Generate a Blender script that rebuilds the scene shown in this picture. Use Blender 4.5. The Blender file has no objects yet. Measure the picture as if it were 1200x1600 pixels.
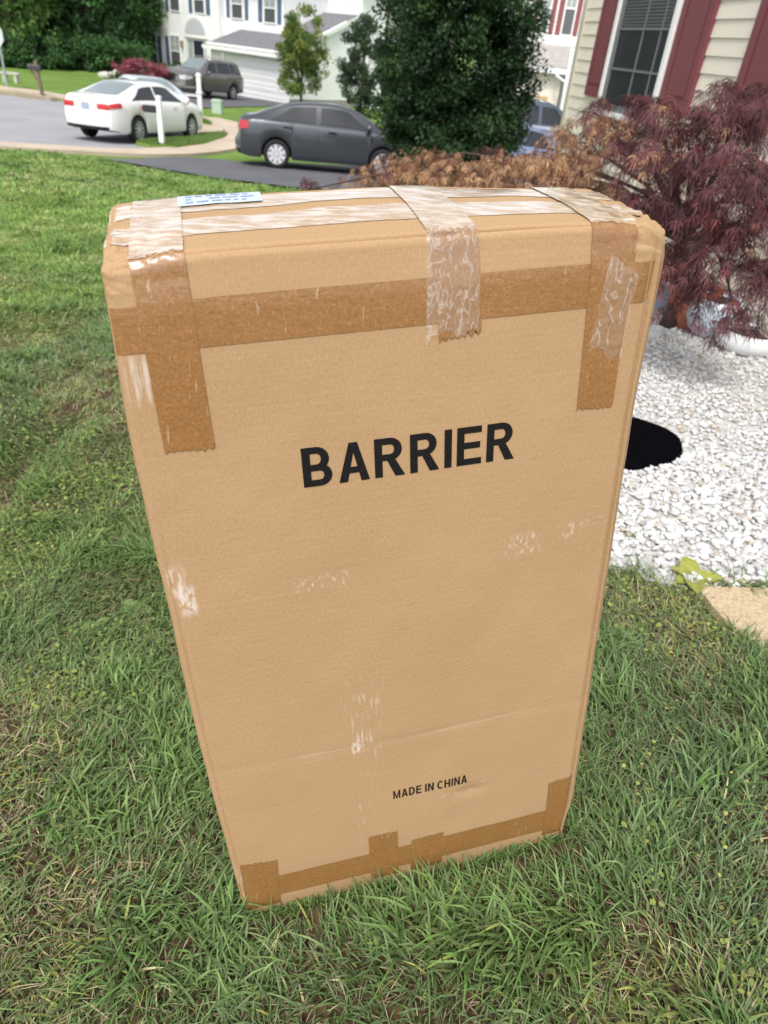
import bpy, bmesh, math, random
import numpy as np
from mathutils import Vector, Matrix
random.seed(7)
rng = np.random.default_rng(11)
scene = bpy.context.scene
col = scene.collection
# ------------------------------------------------------------------ camera
FPX, NX, NY = 1090.0, -165.0, 1600.0          # focal length and nadir point measured in the 1200x1600 photograph
CZ = 1.42                                     # camera height above the lawn
def cam_axes():
    N = math.sqrt(NX*NX + NY*NY + FPX*FPX)
    fz = -FPX/N
    F = np.array([0, math.sqrt(1-fz*fz), fz])
    rz = -NX/N; ry = -F[2]*rz/F[1]
    R = np.array([math.sqrt(1-rz*rz-ry*ry), ry, rz])
    return R, np.cross(R, F), F
CR, CU, CF = cam_axes()
CAM = np.array([0, 0, CZ])
cd = bpy.data.cameras.new('camera')
cam = bpy.data.objects.new('camera', cd); col.objects.link(cam)
cam.matrix_world = Matrix(((CR[0], CU[0], -CF[0], 0), (CR[1], CU[1], -CF[1], 0), (CR[2], CU[2], -CF[2], CZ), (0, 0, 0, 1)))
cd.sensor_fit = 'VERTICAL'; cd.sensor_height = 24.0; cd.sensor_width = 18.0
cd.lens = 24.0*FPX/1600
cd.clip_start = 0.05; cd.clip_end = 2000
cd.dof.use_dof = True; cd.dof.focus_distance = 1.12; cd.dof.aperture_fstop = 4.0
scene.camera = cam
# ------------------------------------------------------------------ light
SUN_EL, SUN_AZ = math.radians(56), math.radians(192)     # azimuth clockwise from +Y: behind the camera, slightly left
w = bpy.data.worlds.new('World'); scene.world = w; w.use_nodes = True
nt = w.node_tree; nt.nodes.clear()
sky = nt.nodes.new('ShaderNodeTexSky'); sky.sky_type = 'NISHITA'; sky.sun_disc = False
sky.sun_elevation = SUN_EL; sky.sun_rotation = SUN_AZ
sky.air_density = 1.0; sky.dust_density = 2.0; sky.ozone_density = 1.0
hs = nt.nodes.new('ShaderNodeHueSaturation'); hs.inputs['Saturation'].default_value = 0.28
bg = nt.nodes.new('ShaderNodeBackground'); bg.inputs['Strength'].default_value = 0.15
wo = nt.nodes.new('ShaderNodeOutputWorld')
nt.links.new(sky.outputs[0], hs.inputs['Color']); nt.links.new(hs.outputs[0], bg.inputs['Color']); nt.links.new(bg.outputs[0], wo.inputs[0])
sd = bpy.data.lights.new('sun', 'SUN'); sd.energy = 1.5; sd.angle = math.radians(14); sd.color = (1.0, 0.95, 0.88)
sun = bpy.data.objects.new('sun', sd); col.objects.link(sun)
sdir = Vector((math.sin(SUN_AZ)*math.cos(SUN_EL), math.cos(SUN_AZ)*math.cos(SUN_EL), math.sin(SUN_EL)))
sun.rotation_euler = sdir.to_track_quat('Z', 'Y').to_euler(); sun.location = (0, 0, 30)
vs = scene.view_settings
vs.view_transform = 'Standard'; vs.look = 'None'; vs.gamma = 1.0; vs.exposure = 0.80; vs.use_curve_mapping = False
scene.render.engine = 'CYCLES'

# ------------------------------------------------------------------ pixel helpers
def ray(px, py):
    d = CR*(px-600)/FPX - CU*(py-800)/FPX + CF
    return d/np.linalg.norm(d)
def sst(a, b, t):
    t = np.clip((t-a)/(b-a), 0, 1); return t*t*(3-2*t)
def G(x, y):
    """ground height: the lawn falls away to the street and rises to the house on the right"""
    x = np.asarray(x, float); y = np.asarray(y, float); k = 3.0; t = y-20
    z = -.082*20 - .082*t + .052*(k*np.log1p(np.exp(np.minimum(40, t/k*2)))/2 + np.maximum(0, t-60.))
    z = z + .12*2.5*np.tanh(x/2.5)*(1-sst(5, 18, y))
    z = z + .034*np.clip(y-37, 0, 60)*sst(-11.5, -17, x)
    return z
def gp(px, py):
    d = ray(px, py); t = .3
    for i in range(6000):
        p = CAM + d*t; h = p[2]-float(G(p[0], p[1]))
        if h < .0005: break
        t += max(h*.5, .0004)
    return p
def at(px, py, y):
    d = ray(px, py); return CAM + d*(y/d[1])
def proj(p):
    q = np.asarray(p)-CAM; z = q@CF
    return 600+FPX*(q@CR)/z, 800-FPX*(q@CU)/z

# ------------------------------------------------------------------ value noise for numpy
_T = rng.random((256, 256))
def vnoise(x, y):
    x = np.asarray(x, float); y = np.asarray(y, float)
    xi = np.floor(x).astype(int); yi = np.floor(y).astype(int); fx = x-xi; fy = y-yi
    fx = fx*fx*(3-2*fx); fy = fy*fy*(3-2*fy)
    a = _T[xi % 256, yi % 256]; b = _T[(xi+1) % 256, yi % 256]; c = _T[xi % 256, (yi+1) % 256]; d = _T[(xi+1) % 256, (yi+1) % 256]
    return (a*(1-fx)+b*fx)*(1-fy)+(c*(1-fx)+d*fx)*fy
def fbm(x, y, o=3):
    s = 0; a = .5; t = 0
    for i in range(o):
        s = s+a*vnoise(np.asarray(x)*2**i+17*i, np.asarray(y)*2**i+31*i); t += a; a *= .5
    return s/t

# ------------------------------------------------------------------ materials
def lin(c):
    return tuple(((v/255)/12.92 if v/255 <= .04045 else ((v/255+.055)/1.055)**2.4) for v in c)
def mat(name, color, rough=.6, var=.0, vscale=8.0, bump=0.0, bscale=60.0, metal=0.0, coat=0.0, spec=.5, color2=None, attr=None, trans=0.0, stretch=None, detail=5):
    m = bpy.data.materials.new(name); m.use_nodes = True
    n = m.node_tree.nodes; l = m.node_tree.links; b = n['Principled BSDF']
    b.inputs['Roughness'].default_value = rough; b.inputs['Metallic'].default_value = metal
    b.inputs['Coat Weight'].default_value = coat; b.inputs['Coat Roughness'].default_value = .06
    b.inputs['Specular IOR Level'].default_value = spec
    b.inputs['Base Color'].default_value = (*color, 1)
    tc = n.new('ShaderNodeTexCoord'); src = tc.outputs['Object']
    if stretch:
        mp = n.new('ShaderNodeMapping'); mp.inputs['Scale'].default_value = stretch; l.new(src, mp.inputs['Vector']); src = mp.outputs[0]
    if attr:
        a = n.new('ShaderNodeAttribute'); a.attribute_name = attr; l.new(a.outputs['Color'], b.inputs['Base Color'])
    elif var > 0 or color2:
        t = n.new('ShaderNodeTexNoise'); t.inputs['Scale'].default_value = vscale; t.inputs['Detail'].default_value = detail; l.new(src, t.inputs['Vector'])
        r = n.new('ShaderNodeValToRGB'); r.color_ramp.elements[0].position = .3; r.color_ramp.elements[1].position = .7
        c2 = color2 or tuple(min(1, c*(1+var)) for c in color); c1 = color if color2 else tuple(c*(1-var) for c in color)
        r.color_ramp.elements[0].color = (*c1, 1); r.color_ramp.elements[1].color = (*c2, 1)
        l.new(t.outputs['Fac'], r.inputs['Fac']); l.new(r.outputs[0], b.inputs['Base Color'])
    if bump > 0:
        t2 = n.new('ShaderNodeTexNoise'); t2.inputs['Scale'].default_value = bscale; t2.inputs['Detail'].default_value = 4; l.new(src, t2.inputs['Vector'])
        bp = n.new('ShaderNodeBump'); bp.inputs['Strength'].default_value = bump; bp.inputs['Distance'].default_value = .01
        l.new(t2.outputs['Fac'], bp.inputs['Height']); l.new(bp.outputs[0], b.inputs['Normal'])
    if trans > 0:
        out = n['Material Output']; tr = n.new('ShaderNodeBsdfTranslucent'); mx = n.new('ShaderNodeMixShader'); mx.inputs[0].default_value = trans
        if attr: l.new(a.outputs['Color'], tr.inputs['Color'])
        else: tr.inputs['Color'].default_value = (*color, 1)
        l.new(b.outputs[0], mx.inputs[1]); l.new(tr.outputs[0], mx.inputs[2]); l.new(mx.outputs[0], out.inputs['Surface'])
    return m

# ------------------------------------------------------------------ object helpers
def link(name, me, parent=None, m=None, smooth=False):
    if m is not None: me.materials.append(m)
    if smooth: me.polygons.foreach_set('use_smooth', np.ones(len(me.polygons), bool))
    o = bpy.data.objects.new(name, me); col.objects.link(o)
    if parent is not None: o.parent = parent
    return o
def mesh_np(name, V, Fc, parent=None, m=None, smooth=False, colors=None):
    """V (n,3), Fc (k,3|4) numpy"""
    me = bpy.data.meshes.new(name); V = np.asarray(V, np.float32); Fc = np.asarray(Fc, np.int32)
    k = Fc.shape[1]
    me.vertices.add(len(V)); me.vertices.foreach_set('co', V.ravel())
    me.loops.add(Fc.size); me.loops.foreach_set('vertex_index', Fc.ravel())
    me.polygons.add(len(Fc)); me.polygons.foreach_set('loop_start', np.arange(0, Fc.size, k, dtype=np.int32))
    me.update(calc_edges=True); me.validate()
    if colors is not None:
        a = me.color_attributes.new('Col', 'FLOAT_COLOR', 'POINT')
        c = np.ones((len(V), 4), np.float32); c[:, :3] = colors; a.data.foreach_set('color', c.ravel())
    return link(name, me, parent, m, smooth)
def mesh_py(name, V, Fc, parent=None, m=None, smooth=False):
    me = bpy.data.meshes.new(name); me.from_pydata([tuple(v) for v in V], [], Fc); me.update()
    return link(name, me, parent, m, smooth)
def tag(o, label=None, cat=None, group=None, kind=None):
    if label: o['label'] = label
    if cat: o['category'] = cat
    if group: o['group'] = group
    if kind: o['kind'] = kind
    return o
def empty(name, loc=(0, 0, 0), rz=0.0):
    o = bpy.data.objects.new(name, None); col.objects.link(o); o.location = tuple(loc); o.rotation_euler = (0, 0, rz); o.empty_display_size = .1
    return o
class MB:
    """collects simple solids into one mesh"""
    def __init__(s): s.V = []; s.F = []
    def add(s, V, Fc):
        n = len(s.V); s.V += [tuple(v) for v in V]; s.F += [tuple(i+n for i in f) for f in Fc]; return s
    def box(s, a, b, M=None):
        x0, y0, z0 = a; x1, y1, z1 = b
        V = [(x0,y0,z0),(x1,y0,z0),(x1,y1,z0),(x0,y1,z0),(x0,y0,z1),(x1,y0,z1),(x1,y1,z1),(x0,y1,z1)]
        if M is not None: V = [tuple(M @ Vector(v)) for v in V]
        return s.add(V, [(0,3,2,1),(4,5,6,7),(0,1,5,4),(1,2,6,5),(2,3,7,6),(3,0,4,7)])
    def tube(s, pts, radii, n=8):
        pts = [np.asarray(p, float) for p in pts]; V = []; Fc = []
        for i, p in enumerate(pts):
            t = pts[min(i+1, len(pts)-1)]-pts[max(i-1, 0)]; t = t/(np.linalg.norm(t)+1e-9)
            a = np.cross(t, [0, 0, 1.0]) if abs(t[2]) < .9 else np.cross(t, [1.0, 0, 0]); a /= np.linalg.norm(a); b = np.cross(t, a)
            for k in range(n):
                th = 2*math.pi*k/n; V.append(p+radii[i]*(a*math.cos(th)+b*math.sin(th)))
        for i in range(len(pts)-1):
            for k in range(n):
                Fc.append((i*n+k, i*n+(k+1) % n, (i+1)*n+(k+1) % n, (i+1)*n+k))
        Fc.append(tuple(range(n))[::-1]); Fc.append(tuple(range((len(pts)-1)*n, len(pts)*n)))
        return s.add(V, Fc)
    def lathe(s, prof, n=24, c=(0, 0, 0), axis='Z', wob=None):
        V = []; Fc = []
        for i, (r, h) in enumerate(prof):
            for k in range(n):
                th = 2*math.pi*k/n
                p = (r*math.cos(th), r*math.sin(th), h) if axis == 'Z' else (r*math.cos(th), h, r*math.sin(th))
                V.append((p[0]+c[0], p[1]+c[1], p[2]+c[2]))
        for i in range(len(prof)-1):
            for k in range(n):
                f = (i*n+k, i*n+(k+1) % n, (i+1)*n+(k+1) % n, (i+1)*n+k); Fc.append(f if axis == 'Z' else f[::-1])
        return s.add(V, Fc)
    def build(s, name, m=None, parent=None, smooth=False): return mesh_py(name, s.V, s.F, parent, m, smooth)
def grid_faces(nu, nv):
    i = np.arange(nu-1)[:, None]*nv + np.arange(nv-1)[None, :]
    i = i.ravel(); return np.stack([i, i+nv, i+nv+1, i+1], 1)
def inpoly(x, y, poly):
    x = np.asarray(x); y = np.asarray(y); r = np.zeros(x.shape, bool); n = len(poly)
    for i in range(n):
        x0, y0 = poly[i]; x1, y1 = poly[(i+1) % n]
        c = ((y0 > y) != (y1 > y)) & (x < (x1-x0)*(y-y0)/((y1-y0) if y1 != y0 else 1e-9)+x0); r ^= c
    return r
def sheet(name, poly, m, off=.02, thick=0.0, maxe=1.2, label=None, cat=None, kind='structure', parent=None):
    """polygon (world xy) draped on the ground, optionally raised as a slab"""
    bm = bmesh.new(); f = bm.faces.new([bm.verts.new((x, y, 0)) for x, y in poly])
    bmesh.ops.triangulate(bm, faces=[f])
    for i in range(7):
        e = [e for e in bm.edges if e.calc_length() > maxe]
        if not e: break
        bmesh.ops.subdivide_edges(bm, edges=e, cuts=1); bmesh.ops.triangulate(bm, faces=bm.faces[:])
    if bm.faces and sum(f.normal.z for f in bm.faces) < 0: bmesh.ops.reverse_faces(bm, faces=bm.faces[:])
    for v in bm.verts: v.co.z = float(G(v.co.x, v.co.y))+off+thick
    if thick > 0:
        be = [e for e in bm.edges if e.is_boundary]
        r = bmesh.ops.extrude_edge_only(bm, edges=be)
        for v in [g for g in r['geom'] if isinstance(g, bmesh.types.BMVert)]: v.co.z -= thick+.08
    me = bpy.data.meshes.new(name); bm.normal_update(); bm.to_mesh(me); bm.free()
    o = link(name, me, parent, m); tag(o, label, cat, None, kind); return o
def pxpoly(pts): return [tuple(gp(*p)[:2]) for p in pts]
def ribbon(pts, wdt):
    """world polyline -> polygon of constant width"""
    P = [np.array(p) for p in pts]; Lf = []; Rt = []
    for i, p in enumerate(P):
        t = P[min(i+1, len(P)-1)]-P[max(i-1, 0)]; t /= np.linalg.norm(t); n = np.array([-t[1], t[0]])
        Lf.append(tuple(p+n*wdt/2)); Rt.append(tuple(p-n*wdt/2))
    return Lf+Rt[::-1]
def smoothline(pts, n=6):
    P = [np.array(p, float) for p in pts]; out = []
    for i in range(len(P)-1):
        a = P[max(i-1, 0)]; b = P[i]; c = P[i+1]; d = P[min(i+2, len(P)-1)]
        for k in range(n):
            t = k/n; out.append(.5*((2*b)+(-a+c)*t+(2*a-5*b+4*c-d)*t*t+(-a+3*b-3*c+d)*t**3))
    out.append(P[-1]); return [tuple(p) for p in out]

# ================================================================== SETTING: ground
M_soil = mat('lawn_soil', (.06, .075, .025), .95, color2=(.12, .13, .045), vscale=1.3, bump=.6, bscale=25)
def ground_material():
    m = bpy.data.materials.new('lawn_ground'); m.use_nodes = True; n = m.node_tree.nodes; l = m.node_tree.links; b = n['Principled BSDF']
    b.inputs['Roughness'].default_value = .95; b.inputs['Specular IOR Level'].default_value = .1
    tc = n.new('ShaderNodeTexCoord')
    def noise(s, d=6):
        t = n.new('ShaderNodeTexNoise'); t.inputs['Scale'].default_value = s; t.inputs['Detail'].default_value = d; l.new(tc.outputs['Object'], t.inputs['Vector']); return t.outputs['Fac']
    def ramp(fac, c0, c1, p0=.35, p1=.65):
        r = n.new('ShaderNodeValToRGB'); r.color_ramp.elements[0].position = p0; r.color_ramp.elements[1].position = p1
        r.color_ramp.elements[0].color = (*c0, 1); r.color_ramp.elements[1].color = (*c1, 1); l.new(fac, r.inputs['Fac']); return r.outputs[0]
    g = ramp(noise(.7), (.12, .20, .042), (.17, .26, .06))
    s = ramp(noise(45), (.04, .026, .016), (.13, .09, .05))
    geo = n.new('ShaderNodeSeparateXYZ'); l.new(tc.outputs['Object'], geo.inputs[0])
    mr = n.new('ShaderNodeMapRange'); mr.inputs['From Min'].default_value = 4; mr.inputs['From Max'].default_value = 9; l.new(geo.outputs['Y'], mr.inputs['Value'])
    mx = n.new('ShaderNodeMix'); mx.data_type = 'RGBA'; l.new(mr.outputs[0], mx.inputs[0]); l.new(s, mx.inputs[6]); l.new(g, mx.inputs[7])
    l.new(mx.outputs[2], b.inputs['Base Color'])
    bp = n.new('ShaderNodeBump'); bp.inputs['Strength'].default_value = .7; bp.inputs['Distance'].default_value = .03; l.new(noise(30), bp.inputs['Height']); l.new(bp.outputs[0], b.inputs['Normal'])
    return m
def axis(segs):
    out = []
    for a, b, s in segs: out += list(np.arange(a, b-1e-6, s))
    return np.array(out+[segs[-1][1]])
gx = axis([(-400, -60, 20), (-60, -20, 4), (-20, -6, 1), (-6, 4, .25), (4, 20, 1), (20, 60, 4), (60, 400, 20)])
gy = axis([(-30, -2, 4), (-2, 8, .25), (8, 30, .8), (30, 80, 2.5), (80, 600, 40)])
XX, YY = np.meshgrid(gx, gy, indexing='ij')
ZZ = G(XX, np.minimum(YY, 90))
ZZ = ZZ + np.where((YY < 6), .012*(fbm(XX*3, YY*3)-.5), 0)
ground = mesh_np('ground', np.stack([XX, YY, ZZ], -1).reshape(-1, 3), grid_faces(*XX.shape), None, ground_material(), True)
tag(ground, kind='structure')
M_road = mat('road_asphalt', lin((150, 149, 152)), .9, var=.12, vscale=.6, bump=.3, bscale=80)
M_drive = mat('driveway_asphalt', lin((92, 92, 97)), .85, var=.15, vscale=.8, bump=.3, bscale=80)
M_conc = mat('sidewalk_concrete', lin((186, 170, 150)), .9, var=.14, vscale=1.5, bump=.2, bscale=60)
M_kerb = mat('kerb_concrete', lin((160, 146, 128)), .9, var=.2, vscale=2, bump=.2, bscale=60)
M_far_lawn = mat('far_lawn', (.15, .24, .05), .95, color2=(.20, .29, .07), vscale=1.2, bump=.5, bscale=12, spec=.1)
road_poly = pxpoly([(-160, 219), (0, 226), (60, 229), (150, 233), (210, 236), (300, 232), (352, 216), (352, 203), (322, 188), (300, 180), (285, 172), (235, 163), (110, 158), (88, 160), (0, 149), (-160, 131)])
sheet('road', road_poly, M_road, .03)
drive2 = pxpoly([(232, 160), (285, 171.5), (345, 168.5), (440, 166.5), (448, 162.5), (374, 149.5), (330, 145), (238, 143)])
sheet('upper_driveway', drive2, M_drive, .035)
walk_line = smoothline(pxpoly([(318, 186), (347, 193), (372, 203), (381, 212), (371, 222), (343, 231), (300, 238), (255, 241), (205, 241.5), (150, 239), (60, 234), (0, 230), (-90, 225)]))
walk_poly = ribbon(walk_line, 1.25)
sheet('sidewalk', walk_poly, M_conc, .03, .05)
M_joint = mat('walk_joint', lin((120, 108, 95)), .95)
drive1 = pxpoly([(165, 251), (205, 252), (262, 249.5), (290, 248.5), (330, 251), (376, 255), (440, 256.5), (560, 262), (720, 270), (900, 276), (900, 340), (720, 312), (560, 302), (460, 296), (330, 280), (240, 265)])
sheet('driveway', drive1, M_drive, .045)
apron = pxpoly([(285, 178), (318, 184), (348, 195), (352, 205), (338, 213), (310, 218), (296, 212), (300, 195)])
sheet('driveway_apron', apron, M_conc, .05, .02)
rdrive = [(3.0, 19.5), (16, 18.5), (18, 34), (6, 35)]
sheet('neighbour_driveway', rdrive, M_drive, .05)
kerb_line = smoothline(pxpoly([(-120, 133), (0, 147.5), (45, 152.5), (84, 159)])); sheet('kerb', ribbon(kerb_line, .35), M_kerb, .02, .13)
fw_line = smoothline(pxpoly([(-120, 125), (0, 139), (60, 146.5), (118, 156)])); fw_poly = ribbon(fw_line, 1.2); sheet('far_sidewalk', fw_poly, M_conc, .02, .05)
island1 = pxpoly([(213, 229), (235, 233.5), (275, 235.5), (318, 229.5), (350, 219), (356, 214.5), (342, 213), (312, 215), (300, 221), (240, 224)])
sheet('grass_verge', island1, M_far_lawn, .06, .06)
island2 = pxpoly([(300, 190), (316, 197), (332, 199), (325, 194), (312, 188)])
sheet('grass_strip', island2, M_far_lawn, .06, .05)
# gravel bed and walk slab on the right
grav_poly = [(.62, 2.02), (.98, 1.9), (1.13, 1.875), (3.4, 1.95), (3.4, 5.6), (.9, 6.2), (.3, 5.2), (.35, 2.6)]
M_grav = mat('gravel_base', (.42, .41, .39), .9, color2=(.66, .65, .63), vscale=55, bump=1.0, bscale=70)
sheet('gravel_bed', grav_poly, M_grav, .006, 0, .3)
slab_poly = [(1.07, 1.855), (1.09, 1.70), (1.17, 1.52), (1.6, 1.15), (2.6, 1.0), (2.6, 1.9), (1.4, 1.862)]
M_agg = mat('aggregate_concrete', lin((205, 186, 155)), .9, color2=lin((172, 150, 118)), vscale=90, bump=.5, bscale=140, detail=2)
sheet('concrete_walk', slab_poly, M_agg, .004, .02, .3)
M_edge = mat('edging_stone', lin((165, 165, 165)), .85, var=.2, vscale=20, bump=.3, bscale=60)
edge_pts = [(.9, 1.935), (1.12, 1.885)]
es = MB()
for i in range(1):
    a, b = edge_pts; z0 = float(G(*a)); z1 = float(G(*b))
    d = np.array([b[0]-a[0], b[1]-a[1]]); d /= np.linalg.norm(d); nn = np.array([-d[1], d[0]])*.035
    V = []
    for (p, z) in ((a, z0), (b, z1)):
        for s in (-1, 1):
            for h in (-.05, .016): V.append((p[0]+s*nn[0], p[1]+s*nn[1], z+h))
    es.add(V, [(0, 1, 3, 2), (4, 6, 7, 5), (0, 4, 5, 1), (2, 3, 7, 6), (1, 5, 7, 3), (0, 2, 6, 4)])
tag(es.build('edging_stone', M_edge), 'grey edging stone between the white gravel and the grass', 'edging')

# ================================================================== THE BOX
BW, BD, BH = .699, .248, 1.27
BO = np.array([-.19086, .70265, CZ-1.48917]); BX = np.array([.95029, .29736, .09234]); BY = np.array([-.28778, .95202, -.10416]); BZ = np.array([-.11889, .07241, .99026])
RAD = .012; DIM = np.array([BW, BD, BH]); SINK = .03
_N3 = [rng.random((64, 64)) for _ in range(3)]
def n2(x, y): return fbm(x, y, 3)-.5
def box_surf(q):
    """q (n,3) on the surface of the plain cuboid (u, depth, v) -> rounded, bulged, crushed cardboard surface"""
    q = np.asarray(q, float); inner = np.clip(q, RAD, DIM-RAD); d = q-inner; L = np.linalg.norm(d, axis=1, keepdims=True); d = d/np.maximum(L, 1e-9)
    P = inner+RAD*d; u, t, v = q[:, 0], q[:, 1], q[:, 2]
    su = np.sin(np.pi*np.clip(u/BW, 0, 1)); sv = np.sin(np.pi*np.clip(v/BH, 0, 1)); stt = np.sin(np.pi*np.clip(t/BD, 0, 1))
    front = np.clip(1-t/RAD, 0, 1); top = np.clip((v-(BH-RAD))/RAD, 0, 1); right = np.clip((u-(BW-RAD))/RAD, 0, 1); left = np.clip(1-u/RAD, 0, 1)
    P[:, 1] -= front*(.006*su*np.sqrt(np.maximum(sv, 0)) + .0022*n2(u*9, v*7)*2)
    # the panel kinks inwards a little above the upper tape band
    P[:, 1] += front*.006*sst(1.20, 1.27, v)*su**.5
    P[:, 2] += top*(.005*np.sqrt(np.maximum(su, 0))*stt + .003*n2(u*11+5, t*13)*2*stt)
    # side flap bulging out on the right, behind a folded crease
    P[:, 0] += right*(.016*sst(.004, .03, t)*sst(0, .06, v)*sst(BH, BH-.05, v)+.004*n2(v*8, t*9+3))
    P[:, 0] -= left*.003*n2(v*8+9, t*9+3)
    # fold line along the right and left front edges
    P[:, 1] += front*.010*np.exp(-((u-(BW-.010))/.003)**2)*sst(0, .02, v)*sst(BH, BH-.1, v)
    P[:, 1] += front*.0035*np.exp(-((u-.012)/.003)**2)*sst(.95, .8, v)
    # long horizontal crease low on the front, and a dent by the small print
    P[:, 1] += front*.0011*np.exp(-((v-(.417-.012*u/BW))/.004)**2)
    P[:, 1] += front*.004*np.exp(-(((u-.47)/.03)**2+((v-.222)/.012)**2))
    # crushed corners
    for cu, cw, amp in ((0., .07, .010), (BW, .075, .009)):
        r2 = ((u-cu)/cw)**2+((v-BH)/.06)**2+(t/.2)**2; g = np.exp(-r2)
        cr = np.abs(n2(u*45+v*40, t*38+v*30))*2+np.abs(n2(u*25, t*20+v*35+7))
        P += (g*amp*(cr-.55))[:, None]*np.array([0, -.5, 1.0])
        P[:, 2] -= g*.008
    lift = sst(BH-.12, BH, v)*np.clip(t/.22, 0, 1)
    P[:, 0] -= np.exp(-np.maximum(u, 0)/.09)*.021*sst(-.30, .55, v)*(1-.55*sst(1.0, 1.30, v))
    P[:, 0] += np.exp(-np.maximum(BW-u, 0)/.07)*(.009*sst(0, .1, v)+.009*sst(.95, 1.25, v))
    P[:, 2] += .036*lift*(1-.45*sst(.45, 1, u/BW)); P[:, 0] += .012*lift*(u/BW)
    return P
def box_world(P): return BO+P[:, :1]*BX+P[:, 1:2]*BY+P[:, 2:3]*BZ
def wrap(u, s):
    """front panel, then over the top edge"""
    s = np.asarray(s, float); t = np.clip(s-BH, 0, BD); v = np.minimum(s, BH); return np.stack([np.asarray(u, float), t, v], -1)
def strip_pts(U, S, off):
    q = wrap(U, S); e = 1e-3; P = box_surf(q)
    Pu = box_surf(wrap(U+e, S)); Ps = box_surf(wrap(U, S+e)); Pm = box_surf(wrap(U, S-e))
    n = np.cross(Pu-P, Ps-Pm); L = np.linalg.norm(n, axis=1, keepdims=True); n = np.where(L > 1e-12, n/np.maximum(L, 1e-12), 0)
    flat = L[:, 0] <= 1e-12
    n[flat] = (0, -1, 0)
    return P+n*np.reshape(off, (-1, 1))
def cardboard_material():
    m = bpy.data.materials.new('cardboard'); m.use_nodes = True; n = m.node_tree.nodes; l = m.node_tree.links; b = n['Principled BSDF']
    b.inputs['Roughness'].default_value = .78; b.inputs['Specular IOR Level'].default_value = .25
    uv = n.new('ShaderNodeAttribute'); uv.attribute_name = 'uvs'; sep = n.new('ShaderNodeSeparateXYZ'); l.new(uv.outputs['Vector'], sep.inputs[0])
    def noise(s, stretch=None, d=4):
        t = n.new('ShaderNodeTexNoise'); t.inputs['Scale'].default_value = s; t.inputs['Detail'].default_value = d; src = uv.outputs['Vector']
        if stretch:
            mp = n.new('ShaderNodeMapping'); mp.inputs['Scale'].default_value = stretch; l.new(src, mp.inputs['Vector']); src = mp.outputs[0]
        l.new(src, t.inputs['Vector']); return t.outputs['Fac']
    def mathn(op, a, bb=None):
        q = n.new('ShaderNodeMath'); q.operation = op
        for i, x in enumerate((a, bb)):
            if x is None: continue
            if isinstance(x, (int, float)): q.inputs[i].default_value = x
            else: l.new(x, q.inputs[i])
        return q.outputs[0]
    def mrange(v, a, c, d0=0., d1=1.):
        q = n.new('ShaderNodeMapRange'); q.interpolation_type = 'SMOOTHSTEP'
        q.inputs['From Min'].default_value = a; q.inputs['From Max'].default_value = c; q.inputs['To Min'].default_value = d0; q.inputs['To Max'].default_value = d1
        l.new(v, q.inputs['Value']); return q.outputs[0]
    def ramp(fac, c0, c1, p0, p1):
        r = n.new('ShaderNodeValToRGB'); r.color_ramp.elements[0].position = p0; r.color_ramp.elements[1].position = p1
        r.color_ramp.elements[0].color = (*c0, 1); r.color_ramp.elements[1].color = (*c1, 1); l.new(fac, r.inputs['Fac']); return r.outputs[0]
    def mix(fac, a, c):
        q = n.new('ShaderNodeMix'); q.data_type = 'RGBA'
        if isinstance(fac, float): q.inputs[0].default_value = fac
        else: l.new(fac, q.inputs[0])
        l.new(a, q.inputs[6])
        if isinstance(c, tuple): q.inputs[7].default_value = (*c, 1)
        else: l.new(c, q.inputs[7])
        return q.outputs[2]
    base = ramp(noise(3.0), (.385, .243, .125), (.43, .272, .14), .3, .7)
    fib = ramp(noise(420, (1, .35, 1), 2), (.325, .202, .10), (.50, .335, .185), .3, .7)
    c = mix(.35, base, fib)
    flute = noise(1.0, (8, 170, 1), 2)
    c = mix(mrange(flute, .52, .75, 0, .12), c, (.40, .25, .13))
    X, Y = sep.outputs['X'], sep.outputs['Y']
    # white scuffs: u0,u1,v0,v1, vertical streak frequency, horizontal frequency, threshold, strength
    for (u0, u1, v0, v1, fu, fv, th, st) in ((.006, .030, .79, .85, 170, 26, .42, .75), (.014, .038, .755, .815, 190, 60, .38, .8), (.165, .262, .765, .80, 190, 90, .52, .6), (.505, .572, .765, .815, 210, 70, .50, .6),
                                             (.595, .645, .785, .825, 200, 60, .52, .6), (.64, .69, .805, .822, 120, 120, .50, .5), (.225, .30, .36, .60, 230, 22, .56, .65), (.236, .256, .395, .43, 160, 60, .40, .7),
                                             (.222, .30, .12, .36, 230, 22, .60, .5), (.005, .045, 1.09, 1.16, 150, 14, .42, .65), (.0, .03, .03, .15, 100, 20, .45, .5), (.40, .48, .215, .232, 60, 160, .52, .4), (.48, .5, .232, .242, 100, 100, .45, .6), (.03, .33, .4115, .4185, 9, 500, .42, .16), (.30, .69, .406, .413, 9, 500, .42, .20), (.3, .5, 1.16, 1.28, 200, 30, .6, .25)):
        wu = (u1-u0)*.3; wv = (v1-v0)*.3
        mk = mathn('MULTIPLY', mathn('MULTIPLY', mrange(X, u0-wu*.3, u0+wu), mrange(X, u1+wu*.3, u1-wu)), mathn('MULTIPLY', mrange(Y, v0-wv*.3, v0+wv), mrange(Y, v1+wv*.3, v1-wv)))
        mk = mathn('MULTIPLY', mk, mathn('MULTIPLY', mrange(noise(1., (fu, fv, 1), 3), th-.02, th+.20), st*.85))
        c = mix(mk, c, (.72, .66, .60))
    # faint dirt
    c = mix(mrange(noise(14, None, 6), .66, .78, 0, .18), c, (.25, .17, .10))
    sp = mrange(noise(190, None, 1), .80, .83, 0, .7); c = mix(sp, c, (.10, .07, .045))
    l.new(c, b.inputs['Base Color'])
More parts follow.
